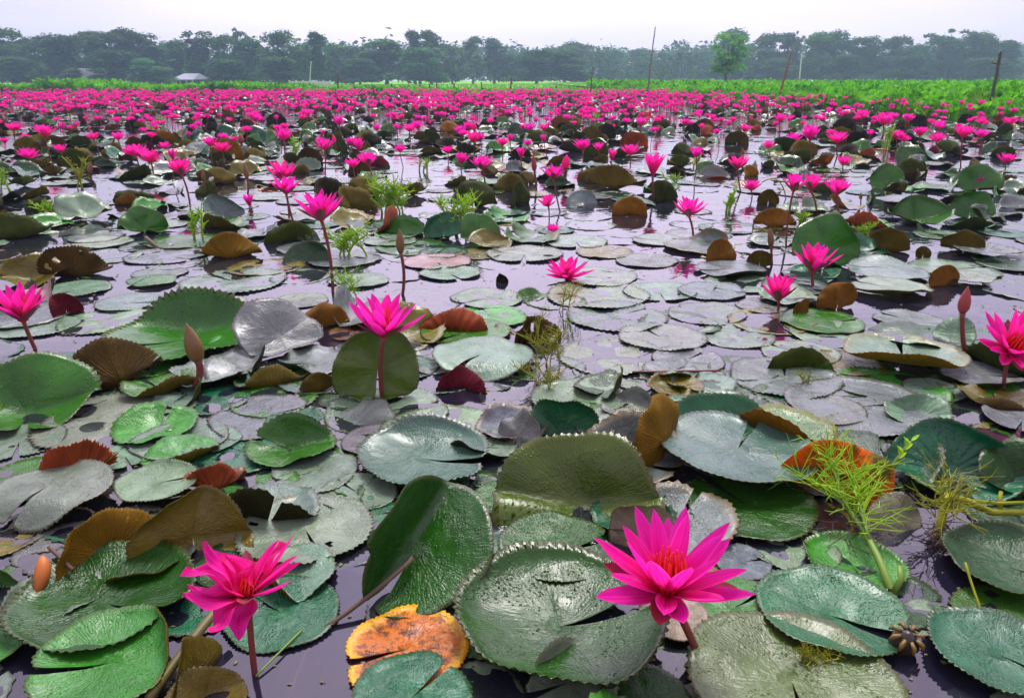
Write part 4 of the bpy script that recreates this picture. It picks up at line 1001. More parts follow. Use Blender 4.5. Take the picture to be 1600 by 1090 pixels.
far_pts = [(x, y, R) for x, y, R in rest] + [(x, y, rnd.uniform(.11, .19)) for x, y in far_points(1150, 8, 15, lambda x, y: 0.30 + .70 * patch(x, y))] + [(x, y, rnd.uniform(.12, .19)) for x, y in far_points(2800, 15, 42.5, lambda x, y: 1)]
for _ in range(2600):       # the pond goes on beside the view
    y = rnd.uniform(.3, 9); s = rnd.choice((-1, 1)); x = s * (.76 * y + .35 + 3.2 * rnd.random() ** 1.3); R = rnd.uniform(.10, .18)
    if in_pond(x, y) and clear(x, y, R, .72): PADS.append((x, y, R)); far_pts.append((x, y, R))
lib = {}
def libpad(kind, i, lod):
    key = (kind, i, lod)
    if key not in lib:
        st = rnd.getstate(); rnd.seed(hash((i, lod, len(kind))) % 9999)
        t, u, kw, d = rand_params(kind, 0.0, 10.0, 1.0); rnd.setstate(st)
        sg, rg = ((40, 4), (20, 3), (12, 2))[lod]
        lib[key] = pad_geom(1.0, segs=sg, rings=rg, teeth=(.05, .06, 0)[lod], seed=i + 500, thick=.012, **{k: v for k, v in kw.items() if k not in ('z',)})
    return lib[key]
for x, y, R in far_pts:
    lod = 0 if y < 9 else (1 if y < 17 else 2)
    kd = rand_pad_kind(y)
    v, f, mi, uv = libpad(kd, rnd.randrange(14), lod)
    ca, sa = (lambda a: (math.cos(a), math.sin(a)))(rnd.uniform(-.7, .7) if kd == 'stand' else rnd.uniform(0, 6.28))
    w = v * R; w = np.stack([w[:, 0] * ca - w[:, 1] * sa + x, w[:, 0] * sa + w[:, 1] * ca + y, w[:, 2] + rnd.uniform(-.010, .003)], 1)
    t, u = TOP[pick(TOPS)], UND[pick(UNDS)]
    if kd == 'stand' and rnd.random() < .6: t = TOP[rnd.choice(['olive', 'green', 'dk'])]
    k = rnd.uniform(.8, 1.25); half = len(v) // 2
    tt = np.ones((len(v), 4)); tt[:half, :3] = np.array(t) * k; tt[half:, :3] = np.array(u) * k
    pieces.append((w, f, mi, {'polar': uv['polar'], 'flat': uv['flat'] + rnd.uniform(0, 9)}, tt))
mass('lily_pads', ("lily pads crowding the far half of the pond", "lily pads"), pieces, [M_TOP_MASS, M_UNDER_MASS])

# flowers
def fdens(x, y):
    base = np.interp(y, [7.5, 10, 13, 18, 30, 42], [0.08, 0.30, 0.75, 1, 1, 1])
    return base * (0.12 + 0.88 * patch(x * 1.6 + 3, y * 1.9 + 5) ** 1.3)
fpts = far_points(3300, 8.2, 42.2, fdens)
fpts = [p for p in fpts if all((p[0] - b[0]) ** 2 + (p[1] - b[1]) ** 2 > 0.06 for b, h in FL_TALL)]
fpts.sort(key=lambda p: p[1])
budget = 298 - fl_n[0]
ind, rest = [], []
for p in fpts: (ind if len(ind) < budget and in_frame(*p) else rest).append(p)
STY = ['open'] * 6 + ['wide'] * 3 + ['half'] * 4 + ['cup'] * 2
for x, y in ind:
    z = rnd.uniform(.10, .30); st = rnd.choice(STY)
    flower(None, 0, 0, 20, 0, 0, st, (rnd.uniform(-9, 9), rnd.uniform(-9, 9)), False, loc=((x, y, 0), (x + rnd.uniform(-.05, .05), y, z)), size=rnd.uniform(.070, .098))
FV, FF, FUV, FMI, n = [], [], [], [], 0
lowb = {(st, s): bloom_arrays(st, s + 40, 1) for st in ('open', 'wide', 'half', 'cup') for s in range(3)}
for _ in range(70):
    y = rnd.uniform(1.2, 9); x = rnd.choice((-1, 1)) * (.80 * y + .6 + 2.6 * rnd.random())
    if in_pond(x, y): rest.append((x, y))
for x, y in rest:
    v, f, uv = lowb[rnd.choice(STY), rnd.randrange(3)]
    s = rnd.uniform(.082, .112); a = rnd.uniform(0, 6.28); z = rnd.uniform(.12, .36)
    if rnd.random() < .12: f = f[len(f) // 2:]
    ca, sa = math.cos(a) * s, math.sin(a) * s
    w = np.stack([v[:, 0] * ca - v[:, 1] * sa + x, v[:, 0] * sa + v[:, 1] * ca + y, v[:, 2] * s + z], 1)
    FV.append(w); FF += [[q + n for q in ff] for ff in f]; FUV.append(uv); FMI += [0] * len(f); n += len(v)
    r = .0045
    sv = np.array([(x - r, y, -.05), (x + r, y, -.05), (x, y + r, -.05), (x - r, y, z + .005), (x + r, y, z + .005), (x, y + r, z + .005)])
    FV.append(sv); FF += [[n, n + 1, n + 4, n + 3], [n + 1, n + 2, n + 5, n + 4], [n + 2, n, n + 3, n + 5]]; FUV.append(np.zeros((6, 2))); FMI += [1] * 3; n += 6
tag(link('lily_flowers', mesh_from('lily_flowers', np.concatenate(FV), FF, [M_PETAL, M_STEM], FMI, {'petal': np.concatenate(FUV)})), "pink water lilies crowding the far half of the pond", "water lilies", None, 'stuff')

# ------------------------------------------------------------------ weeds, twigs and scraps among the pads
def filament_mesh(starts, dirs, lens, rad, curl, name, mat, sub=2):
    mb = MB()
    for p, d, l in zip(starts, dirs, lens):
        p, d = np.array(p, float), np.array(d, float); d /= np.linalg.norm(d)
        side = rng.normal(0, 1, 3); side[2] = abs(side[2]) * .5
        pts = [p, p + d * l * .5 + side * l * curl * .3, p + d * l + side * l * curl]
        mb.tube(bez(*pts, n=5), [rad, rad, rad * .9, rad * .7, rad * .35], 3, False)
        for _ in range(sub):
            t = rnd.uniform(.35, .9); q = (1 - t) ** 2 * pts[0] + 2 * t * (1 - t) * pts[1] + t * t * pts[2]
            e = d + rng.normal(0, .75, 3); e /= np.linalg.norm(e); ll = l * rnd.uniform(.25, .5)
            mb.tube(bez(q, q + e * ll * .6, q + e * ll + np.array([0, 0, .1 * ll]), n=3), [rad * .75, rad * .6, rad * .3], 3, False)
    return mb.mesh(name, mat)
def weed_tuft(label, bx, by, w, h, n, mat, rad=0.0016, spread=1.0, lm=None, sub=2):
    rad *= 1.3 if by < 430 else .72; n = int(n * 1.25)
    b = W(bx, by); d = depth(b) / F_PX
    e = math.atan2(CAM_H, b[1]); Wm, Hm = w * d, h * d / math.cos(e)
    root = link('water_weed', None); root.location = b
    tag(root, label, 'water weed', 'feathery water weeds')
    mb = MB(); st, di, le = [], [], []
    ns = max(3, n // 22)
    for i in range(ns):
        x0 = rnd.uniform(-.25, .25) * Wm
        tip = np.array([rnd.uniform(-.42, .42) * Wm * spread, rnd.uniform(-.2, .2) * Wm, rnd.uniform(.5, .9) * Hm])
        pts = bez((x0, rnd.uniform(-.1, .1) * Wm, -.02), (x0, 0, tip[2] * .55), tip, 7)
        mb.tube(pts, [rad * 1.7] * 6 + [rad], 5)
        for _ in range(n // ns):
            k = rnd.uniform(.25, 1) * 5.99; i0 = int(k); q = pts[i0] + (pts[min(i0 + 1, 6)] - pts[i0]) * (k - i0)
            st.append(q); di.append((rnd.uniform(-1, 1), rnd.uniform(-1, 1), rnd.uniform(.1, 1.1))); le.append(rnd.uniform(.10, .26) * max(Wm, Hm))
    mb.build('stem', mat, root)
    o = link('leaflets', filament_mesh(st, di, le, rad, .22, 'leaflets', mat, sub), root); o['kind'] = 'stuff'
    if lm: LANDMARKS.append((bx, by - h / 2, lm))
    return root
# the big feathery weed at the near right
def big_weed():
    P0 = W(1398, 950)
    root = link('water_weed', None); root.location = P0
    tag(root, "bright feathery green weed with a thick jointed stem, in front of the orange pad", 'water weed', 'feathery water weeds')
    LANDMARKS.append((1330, 780, "the big feathery weed"))
    def pt(px, py, z): return W(px, py, z) - P0
    main = [pt(1398, 955, -.02), pt(1392, 920, .012), pt(1372, 870, .03), pt(1350, 828, .045), pt(1322, 790, .05), pt(1288, 762, .05), pt(1245, 745, .045)]
    mb = MB(); mb.tube(main, [.0085, .008, .0068, .0056, .0045, .0034, .002], 8)
    mb.tube([pt(1396, 925, .01), pt(1408, 905, .03), pt(1406, 884, .045)], [.006, .0055, .0045], 7)
    mb.tube(bez(pt(1360, 846, .04), pt(1340, 790, .08), pt(1335, 735, .09), 7), [.0035] * 4 + [.0028, .002, .0014], 6)
    mb.tube(bez(pt(1330, 800, .05), pt(1300, 740, .09), pt(1295, 700, .10), 7), [.003] * 4 + [.002, .002, .0014], 6)
    mb.build('stem', M_GSTEM, root)
    st, di, le = [], [], []
    br = [main[3:], bez(pt(1360, 846, .04), pt(1340, 790, .08), pt(1335, 735, .09), 6), bez(pt(1330, 800, .05), pt(1300, 740, .09), pt(1295, 700, .10), 6)]
    for B in br:
        for _ in range(48):
            k = rnd.uniform(.1, 1) * (len(B) - 1.01); i = int(k); st.append(B[i] + (B[i + 1] - B[i]) * (k - i))
            di.append((rnd.uniform(-1, 1), rnd.uniform(-.8, .8), rnd.uniform(-.15, 1.0))); le.append(rnd.uniform(.03, .085))
    o = link('leaflets', filament_mesh(st, di, le, .0013, .3, 'leaflets', M_WEED, 2), root); o['kind'] = 'stuff'
    dr = [pt(1350 + rnd.uniform(-60, 40), 830 + rnd.uniform(-25, 20), .03) for _ in range(26)]
    o = link('rootlets', filament_mesh(dr, [(rnd.uniform(-1, 1), rnd.uniform(-.6, .3), rnd.uniform(-.8, .2)) for _ in dr], [rnd.uniform(.03, .07) for _ in dr], .0010, .4, 'rootlets', M_DSTEM, 1), root); o['kind'] = 'stuff'
big_weed()
def sprout():
    P0 = W(1384, 752); root = link('water_weed', None); root.location = P0
    tag(root, "pale green weed sprout with a blunt leafy tip beside the orange pad", 'water weed', 'feathery water weeds')
    def pt(px, py, z): return W(px, py, z) - P0
    mb = MB(); mb.tube(bez(pt(1384, 756, -.01), pt(1394, 724, .03), pt(1424, 690, .08), 8), [.006] * 5 + [.005, .005, .004], 7); mb.build('stem', M_GSTEM, root)
    for i in range(7):
        a = pt(1404 + i * 3.4, 716 - i * 4.6, .052 + .005 * i)
        v, f, uv = petal_arrays(.2, .1, .3, nu=4, nv=2)
        link('leaf', PM_LEAF, root, Matrix.Translation(Vector(a)) @ Matrix.Rotation(R_(60 + 80 * (i % 3) - 60), 4, 'Z') @ Matrix.Rotation(-R_(40), 4, 'Y') @ Matrix.Scale(.022, 4))
PM_LEAF = mesh_from('leaf', *petal_arrays(.26, .1, .3, nu=4, nv=2)[:2], M_WEED)
sprout()
def root_tangle():
    P0 = W(1462, 850); root = link('water_weed', None); root.location = P0
    tag(root, "brown weed root tangle trailing an olive stem out of view", 'water weed', 'feathery water weeds')
    def pt(px, py, z): return W(px, py, z) - P0
    mb = MB(); mb.tube([pt(1466, 850, -.01), pt(1470, 815, .03), pt(1480, 775, .06), pt(1510, 782, .05), pt(1550, 800, .035), pt(1620, 800, .03)], [.005, .009, .010, .008, .007, .006], 7)
    mb.tube([pt(1500, 780, .05), pt(1560, 786, .05), pt(1612, 784, .05)], [.004, .004, .003], 6)
    mb.tube([pt(1563, 800, .03), pt(1562, 780, .05), pt(1564, 768, .06)], [.006, .005, .004], 6)
    mb.build('stem', M_WEEDO, root)
    st = [pt(1475 + rnd.uniform(-14, 20), 770 + rnd.uniform(-20, 40), .06) for _ in range(60)]
    o = link('leaflets', filament_mesh(st, [(rnd.uniform(-1, 1), rnd.uniform(-.5, .6), rnd.uniform(-.4, 1)) for _ in st], [rnd.uniform(.03, .08) for _ in st], .0013, .35, 'leaflets', M_WEEDO, 2), root); o['kind'] = 'stuff'
    st = [pt(1466 + rnd.uniform(-10, 10), 820 + rnd.uniform(-10, 25), .02) for _ in range(40)]
    o = link('rootlets', filament_mesh(st, [(rnd.uniform(-1, 1), rnd.uniform(-.6, .4), rnd.uniform(-.6, .1)) for _ in st], [rnd.uniform(.02, .06) for _ in st], .0011, .4, 'rootlets', M_DSTEM, 1), root); o['kind'] = 'stuff'
    LANDMARKS.append((1470, 790, "the brown root tangle"))
root_tangle()
weed_tuft("yellow green feathery weed standing over the wide toothed pad", 862, 570, 120, 78, 90, M_WEEDO, .0016, lm="the feathery yellow weed")
weed_tuft("thin yellow weed plume before the floating bloom", 888, 486, 70, 60, 44, M_WEEDO, .0016)
weed_tuft("yellowing weed clump low on the water by the maroon shell-like pad", 838, 606, 90, 40, 60, M_WEEDO, .0016)
weed_tuft("bright fine weed tuft beyond the olive flap, at the tall stem's foot", 545, 470, 62, 58, 90, M_WEED, .0020)
weed_tuft("bright weed spray beside the tall-stemmed bloom", 552, 400, 90, 48, 90, M_WEED, .0024)
weed_tuft("dense bright green weed mound below the pair of blooms", 612, 334, 92, 56, 170, M_WEED, .0030, lm="the bright weed mound")
weed_tuft("bright green weed tuft in front of the folded green pad", 712, 366, 84, 62, 120, M_WEED, .0028, lm="the bright weed tuft")
weed_tuft("low bright weed patch left of the bloom beside the pink bud", 790, 294, 44, 18, 50, M_WEED, .0032)
weed_tuft("thin weed stalk bearing small leaves beside the green upright pad", 310, 374, 34, 56, 34, M_WEED, .0030)
weed_tuft("bushy yellow green weed near the edge of view, beyond the dark pad roll", 92, 342, 74, 26, 60, M_WEED, .0030)
weed_tuft("wispy grass tuft at the left edge of view", 12, 300, 44, 44, 40, M_WEED, .0028)
weed_tuft("wispy upright weed in bright water at the left", 128, 296, 50, 60, 40, M_WEEDO, .0024)
weed_tuft("small yellow weed sprig lying on a silver pad", 1252, 600, 54, 24, 26, M_WEEDO, .0014)
weed_tuft("weed tuft between the tall round pad and olive blunt pad", 1345, 378, 50, 34, 60, M_WEED, .0026)
weed_tuft("tall thin grass spray right of the far blooms by the bank", 1520, 186, 70, 36, 60, M_WEED, .0075)
weed_tuft("yellow moss fringe along the dull olive pad's far edge", 1280, 1042, 92, 22, 90, M_WEEDO, .0011, 1.3)
weed_tuft("fine weed at the foot of the stacked blooms", 462, 250, 34, 36, 40, M_WEED, .0040)
weed_tuft("fine weed patch among pads by the deep cup bloom", 1048, 300, 26, 40, 24, M_WEED, .0030)
for i, (bx, by, w, h) in enumerate(((1090, 262, 30, 20), (660, 268, 30, 22), (930, 190, 34, 14), (1255, 348, 40, 16), (1385, 232, 22, 44), (1440, 186, 40, 26), (250, 196, 24, 14), (1140, 330, 20, 40))):
    r = weed_tuft(None, bx, by, w, h, 30, M_WEED, .0040)
    ITEMS.append(dict(o=r, px=(bx, by), kind='weed'))
def twig(name, label, cat, pts, rad, mat, n=6):
    P = [W(*p) for p in pts]; b = P[0].copy()
    mb = MB(); mb.tube(bez(P[0] - b, P[1] - b, P[2] - b, 8) if len(P) == 3 else [p - b for p in P], rad, n)
    o = mb.build(name, mat); o.location = b
    return tag(o, label, cat)
twig('fallen_stem', "straight red stem lying across flat pads, left end by the ochre pad", 'stem', [(988, 581, .012), (1060, 579, .014), (1126, 579, .012)], .0032, M_STEM)
twig('dead_twig', "dark dead stem slanting from the book-folded pad into open water", 'twig', [(645, 872, .05), (590, 925, .03), (497, 988, -.002)], .0045, M_DSTEM)
twig('grass_blade', "thin green stalk lying on water beside the wilted bloom's stem", 'stalk', [(472, 984, .004), (440, 1014, .012), (400, 1056, .004)], .0018, M_GSTEM)
twig('sunken_stem', "pinkish stem just under the water by the floating orange pad", 'stem', [(512, 980, -.002), (468, 1020, -.004), (452, 1095, -.02)], .0045, M_STEM)
twig('grass_blade', "yellow green blade standing across the large dark pad at the right", 'stalk', [(1536, 962, .006), (1520, 920, .03), (1508, 878, .06)], .0022, M_WEEDO)
twig('dead_twig', "short dark stick on bright water near the veined golden dome", 'twig', [(228, 371, .03), (240, 382, .02), (252, 390, .0)], .010, M_DSTEM)
twig('dead_twig', "grey brown stalk between the wet grey pad and dark bowl-shaped pad", 'twig', [(76, 854, .05), (95, 872, .04), (114, 890, .03)], .0035, M_DSTEM)
twig('old_leaf_roll', "curled orange dead leaf hanging under the wet grey pad", 'dead leaf', [(66, 868, .06), (72, 895, .035), (55, 930, .01)], [.003, .009, .012, .013, .013, .011, .008, .003], simple("dead_leaf_orange", (.42, .12, .01), .55, .4, 20))
twig('lily_stalk', "thick olive stalk slanting from the ragged bloom to the near edge", 'stalk', [(345, 945, .05), (290, 1010, .04), (232, 1092, .02)], .0075, simple("olive_stalk", (.10, .085, .012), .5, .4, 12))
twig('grass_blade', "curved bare weed stalk between twin blooms and olive leaf", 'stalk', [(1228, 310, 0), (1222, 265, .25), (1190, 285, .14)], .004, M_WEEDO)
# crumbs of rotting leaf and duckweed drifting in the gaps
V, F, n = [], [], 0
for _ in range(1500):
    y = 0.75 + 5.5 * rnd.random() ** 1.5; x = rnd.uniform(-1, 1) * (.74 * y + .1)
    s = rnd.uniform(.0015, .0045) * (1 + y * .3); a = rnd.uniform(0, 6.28); k = rnd.randint(4, 6); e = rnd.uniform(.4, 1)
    q = [(x + s * rnd.uniform(.6, 1.2) * math.cos(a + 6.2832 * i / k), y + e * s * rnd.uniform(.6, 1.2) * math.sin(a + 6.2832 * i / k), .0015) for i in range(k)] + [(x, y, .0035)]
    V += q; F += [(n + i, n + (i + 1) % k, n + k) for i in range(k)]; n += k + 1
tag(link('floating_crumbs', mesh_from('floating_crumbs', np.array(V), F, simple("leaf_crumbs", (.11, .11, .015), .6, .8, 6))), "crumbs of rotting leaf drifting on the water", "plant litter", None, 'stuff')
# the dark seed pod
def pod():
    b = W(1408, 1012); root = link('lily_seed_pod', None); root.location = b
    tag(root, "dark wet seed pod beside the dark teal corner pad", 'seed pod'); LANDMARKS.append((1408, 1000, "the dark seed pod"))
    mb = MB(); vs = []
    for i in range(13):
        t = i / 12; r = .020 * math.sin(math.pi * min(1, t * .86 + .12)) ** .7
        for k in range(18):
            a = 6.2832 * k / 18; q = r * (1 + .07 * math.cos(9 * a) + .06 * math.sin(2 * a + 5 * t))
            vs.append((q * math.cos(a), q * math.sin(a), t * .05 - .008))
    mb.add(vs, [(i * 18 + k, i * 18 + (k + 1) % 18, (i + 1) * 18 + (k + 1) % 18, (i + 1) * 18 + k) for i in range(12) for k in range(18)] + [tuple(216 + k for k in range(18))])
    dk = simple("pod_skin", (.022, .017, .010), .3, .5, 60, .002, 90)
    mb.build('pod_case', dk, root, M=Matrix.Rotation(.3, 4, 'X'))
    m2 = MB()
    for k in range(8):
        a = 6.2832 * k / 8; d = np.array([math.cos(a), math.sin(a), 0])
        m2.tube([d * .012 + (0, 0, .036), d * .022 + (0, 0, .034), d * .027 + (0, 0, .024)], [.003, .004, .0015], 5)
    m2.build('calyx', simple("pod_calyx", (.16, .10, .01), .5, .4, 40), root, M=Matrix.Rotation(.3, 4, 'X'))
pod()

# ------------------------------------------------------------------ bank vegetation
def leaf_mass(name, pts, hs, ss, mat, label, cat, up_bias=.5, narrow=1.0):
    """many small paddle leaves on short stalks"""
    V, F, n = [], [], 0
    N = len(pts); a = rng.uniform(0, 6.28, N); tilt = rng.uniform(.2, 1.25, N); roll = rng.normal(0, .4, N)
    base = np.array([(0, 0), (.35, -.42 * narrow), (.8, -.36 * narrow), (1.05, 0), (.8, .36 * narrow), (.35, .42 * narrow), (.5, 0)])
    fz = np.array([0, .10, .08, .04, .08, .10, -.02])
    v = np.zeros((N, 10, 3))
    x = base[:, 0][None] * ss[:, None]; y = base[:, 1][None] * ss[:, None]; z = fz[None] * ss[:, None]
    xr = x * np.cos(tilt)[:, None] - z * np.sin(tilt)[:, None]; zr = x * np.sin(tilt)[:, None] + z * np.cos(tilt)[:, None]
    zr = zr + y * np.sin(roll)[:, None]
    v[:, :7, 0] = xr * np.cos(a)[:, None] - y * np.sin(a)[:, None] + pts[:, 0:1]
    v[:, :7, 1] = xr * np.sin(a)[:, None] + y * np.cos(a)[:, None] + pts[:, 1:2]
    v[:, :7, 2] = zr + pts[:, 2:3] + hs[:, None]
    v[:, 7] = np.stack([pts[:, 0] - .012, pts[:, 1], pts[:, 2]], 1); v[:, 8] = np.stack([pts[:, 0] + .012, pts[:, 1], pts[:, 2]], 1)
    v[:, 9] = v[:, 0]
    f = np.array([(0, 1, 6), (1, 2, 6), (2, 3, 6), (3, 4, 6), (4, 5, 6), (5, 0, 6), (7, 8, 9)])
    faces = (np.arange(N)[:, None, None] * 10 + f[None]).reshape(-1, 3)
    o = link(name, mesh_from(name, v.reshape(-1, 3), faces, mat, smooth=False))
    return tag(o, label, cat, None, 'stuff')
def bank_ground(x, y):
    e = bank_edge(y); t = x - e
    return float(np.interp(t, [-.1, .25, 1.6, 8], [-.02, .05, .16, .24]))
pts, hs, ss = [], [], []
for _ in range(90000):
    y = rnd.uniform(12.5, 60); t = rnd.random() ** 2.2 * 34; x = bank_edge(min(y, 46)) + t - .25 + rnd.uniform(-.35, .2)
    if abs(x) > .80 * y + 2: continue
    g = bank_ground(x, y) if y < 46 else .28
    clump = .5 + .5 * math.sin(x * 1.7 + math.sin(y * 1.1)) * math.sin(y * 1.5 + math.sin(x * .9))
    if rnd.random() > .45 + .55 * clump: continue
    pts.append((x, y, g)); hs.append(rnd.uniform(.06, .26) + .30 * clump * rnd.random()); ss.append(rnd.uniform(.10, .20))
    if len(pts) >= 34000: break
leaf_mass('water_hyacinth', np.array(pts), np.array(hs), np.array(ss), M_HYA, "dense bright green water hyacinth covering the bank", "ground cover")
pts, hs, ss = [], [], []
for _ in range(30000):
    x = rnd.uniform(-40, 8); y = 42.6 + 6 * rnd.random() ** 1.5
    hump = .55 + .45 * math.sin(x * .45 + 1) * math.sin(x * .21) + (.5 if -26 < x < -12 else 0)
    edge = np.interp(x, [-40, -11, -4, 8], [1, .9, .30, .40])
    if rnd.random() > .9 * edge + .08: continue
    pts.append((x, y + .4 * math.sin(x), .04)); hs.append(rnd.uniform(.08, .55) * max(.25, hump) * edge); ss.append(rnd.uniform(.14, .30))
leaf_mass('marsh_plants', np.array(pts), np.array(hs), np.array(ss), M_HYA, "leafy marsh plants along the far edge of the pond", "ground cover", narrow=.7)
# grass of the field
pts = []
for _ in range(26000):
    y = 44.8 + 75 * rnd.random() ** 2.3; pts.append((rnd.uniform(-1, 1) * (.78 * y + 3), y))
pts = np.array(pts); N = len(pts); h = rng.uniform(.08, .30, N); w = rng.uniform(.05, .13, N); a = rng.uniform(0, 6.28, N)
z0 = np.where(pts[:, 0] > 6.3, .27, .05)
v = np.zeros((N, 3, 3))
v[:, 0] = np.stack([pts[:, 0] - w * np.cos(a), pts[:, 1] - w * np.sin(a), z0], 1); v[:, 1] = np.stack([pts[:, 0] + w * np.cos(a), pts[:, 1] + w * np.sin(a), z0], 1)
v[:, 2] = np.stack([pts[:, 0] + rng.normal(0, .07, N), pts[:, 1] + rng.normal(0, .07, N), z0 + h], 1)
tag(link('field_grass', mesh_from('field_grass', v.reshape(-1, 3), np.arange(N * 3).reshape(-1, 3), M_GRASS, smooth=False)), "short bright grass across the far field", "grass", None, 'stuff')

# ------------------------------------------------------------------ poles and stakes
def pole(label, bx, by, tx, ty, Y, r0, r1, mat, name='bamboo_pole', group='poles and stakes in the pond', nodes=7, pegs=0, lm=None):
    b, t = WY(bx, by, Y), WY(tx, ty, Y)
    root = link(name, None); root.location = b
    tag(root, label, 'pole' if nodes else 'stake', group)
    d = t - b
    mb = MB(); k = 9
    kink = rng.normal(0, .012, (k, 3)) * np.linalg.norm(d) * .4; kink[0] = kink[-1] = 0
    mb.tube([d * i / (k - 1) + kink[i] for i in range(k)], list(np.linspace(r0, r1, k)), 8); mb.build('shaft', mat, root)
    for i in range(nodes):
        f = (i + .6) / nodes; c = d * f; r = (r0 + (r1 - r0) * f) * 1.22; m = MB()
        u = d / np.linalg.norm(d); m.tube([c - u * r * .35, c, c + u * r * .35], [r * .85, r, r * .85], 8); m.build('joint_ring', mat, root)
    for i in range(pegs):
        c = d * (.74 + .10 * i); m = MB(); m.tube([c + np.array([-.16, 0, .03]), c + np.array([.05, 0, 0])], [.014, .02], 6); m.build('peg', mat, root)
    if lm: LANDMARKS.append((bx, by, lm)); LANDMARKS.append((tx, ty, lm))
pole("tall thin grey bamboo pole, the tallest, upright at the pond's far edge", 1011, 150, 1024, 42, 33, .035, .020, M_BAMB, lm="the tall grey bamboo pole")
pole("brown bamboo pole leaning over in the green bank", 1217, 152, 1237, 80, 27, .045, .022, M_BAMR, lm="the leaning brown pole")
pole("dark green bamboo pole with a side peg, on the bank at the right", 1549, 158, 1564, 80, 17.5, .040, .032, M_BAMG, pegs=1, lm="the dark bamboo pole")
pole("dark stake with a bent top beside the tall grey pole", 923, 144, 926, 105, 38, .03, .018, M_DSTEM, 'wooden_stake', nodes=0, pegs=1, lm="the bent dark stake")
for i, (bx, by, tx, ty, lab) in enumerate(((868, 147, 869, 134, "short thick stake stump, second left of the bent dark stake"), (797, 145, 799, 121, "upright dark stake in front of the dark round trees"), (753, 143, 752, 128, "thin short stake left of the upright dark stake"), (709, 142, 710, 130, "thin stake, third left of the upright dark stake"),
    (683, 143, 682, 129, "dark short stake below the tall thin-topped trees"), (671, 142, 671, 131, "thinnest stake of the row below the tall thin-topped trees"), (612, 142, 612, 131, "lone short stake left of the row of stakes"), (581, 141, 581, 132, "tiny stake at the left end of the row of stakes"), (528, 140, 528, 116, "thin dark stake by the marsh plants, below pale trees"), (833, 146, 834, 136, "small stake between the stump and the upright dark stake"), (960, 146, 961, 136, "small stake between bent dark stake and tall pole"))):
    pole(lab, bx, by, tx, ty, 44.3, .045, .035, M_DSTEM, 'wooden_stake', nodes=0)
pole("slim white utility pole before the dark trees, right of the leaning pole", 1249, 124, 1253, 84, 120, .10, .07, M_WHITE, 'utility_pole', 'utility poles', nodes=0)
pole("pale utility pole standing before trees left of the middle", 484, 133, 486, 96, 95, .07, .05, M_WHITE, 'utility_pole', 'utility poles', nodes=0)

# ------------------------------------------------------------------ houses
def hut(label, cx, base_y, w, h, roof_h, Y, wallm, roofm, gable_front=True, dep=5):
    c = WY(cx, base_y, Y); s = Y / CP / F_PX * 1.0
    s = depth(c) / F_PX; Wm, Hm, Rm = w * s, h * s, roof_h * s
    root = link('village_house', None); root.location = (c[0], Y, 0.0)
    tag(root, label, 'house', 'village houses under the trees')
    x = Wm / 2
    mb = MB(); mb.box(-x, x, 0, dep, 0, Hm)
    if gable_front: mb.add([(-x, 0, Hm), (x, 0, Hm), (0, 0, Hm + Rm * .92), (-x, dep, Hm), (x, dep, Hm), (0, dep, Hm + Rm * .92)], [(0, 1, 2), (5, 4, 3)])
    mb.build('wall', wallm, root, False)
    mb = MB(); o = Wm * .08
    if gable_front:
        for sg in (-1, 1):
            mb.add([(sg * (x + o), -.5, Hm - o * Rm / x), (0, -.5, Hm + Rm), (0, dep + .5, Hm + Rm), (sg * (x + o), dep + .5, Hm - o * Rm / x), (sg * (x + o), -.5, Hm - o * Rm / x + .12), (0, -.5, Hm + Rm + .12), (0, dep + .5, Hm + Rm + .12), (sg * (x + o), dep + .5, Hm - o * Rm / x + .12)],
                   [(0, 1, 2, 3), (7, 6, 5, 4), (0, 4, 5, 1), (3, 2, 6, 7), (0, 3, 7, 4)])
    else:
        mb.add([(-x - o, -.7, Hm), (x + o, -.7, Hm), (x * .8, dep / 2, Hm + Rm), (-x * .8, dep / 2, Hm + Rm), (-x - o, dep + .7, Hm), (x + o, dep + .7, Hm)], [(0, 1, 2, 3), (5, 4, 3, 2), (1, 5, 2), (4, 0, 3)])
        mb.box(-x - o, x + o, -.7, -.55, Hm - .12, Hm)
    mb.build('roof', roofm, root, False)
    for k, (fx, fw, z0, z1, nm) in enumerate(((-.55, .14, .45, .8, 'window'), (.02, .13, .02, .72, 'door'), (.55, .14, .45, .8, 'window'))):
        m = MB(); m.box(fx * x - fw * x, fx * x + fw * x, -.05, -.003, z0 * Hm, z1 * Hm); fr = m.build(nm, M_DARK, root, False)
    for fx in (-.96, -.32, .32, .96):
        m = MB(); m.box(fx * x - .07, fx * x + .07, -.46, -.32, 0, Hm * .985); m.build('post', M_WHITE, root, False)
hut("white gabled house half hidden under dark trees", 132, 133, 38, 13, 12, 100, M_WHITE, M_WHITE, True)
hut("low house with a pale tin hipped roof between two trees", 289, 131, 31, 10, 9, 100, M_DARK, M_TIN, False)
hut("small pale shed left of the white gabled house", 100, 133, 16, 14, 5, 104, M_WHITE, M_TIN, False)
def wall_run():
    Y = 96.0; a = WY(452, 132, Y); b = WY(516, 132, Y)
    root = link('boundary_wall', None); root.location = (a[0], Y, 0); tag(root, "low pale boundary wall at the foot of the trees", 'wall')
    L = b[0] - a[0]; n = 6
    for i in range(n):
        m = MB(); m.box(i * L / n + .08, (i + 1) * L / n - .08, .04, .14, .04, .62); m.build('panel', M_WHITE, root, False)
    for i in range(n + 1):
        m = MB(); m.box(i * L / n - .078, i * L / n + .078, 0, .2, 0, .74); m.build('post', M_WHITE, root, False)
wall_run()

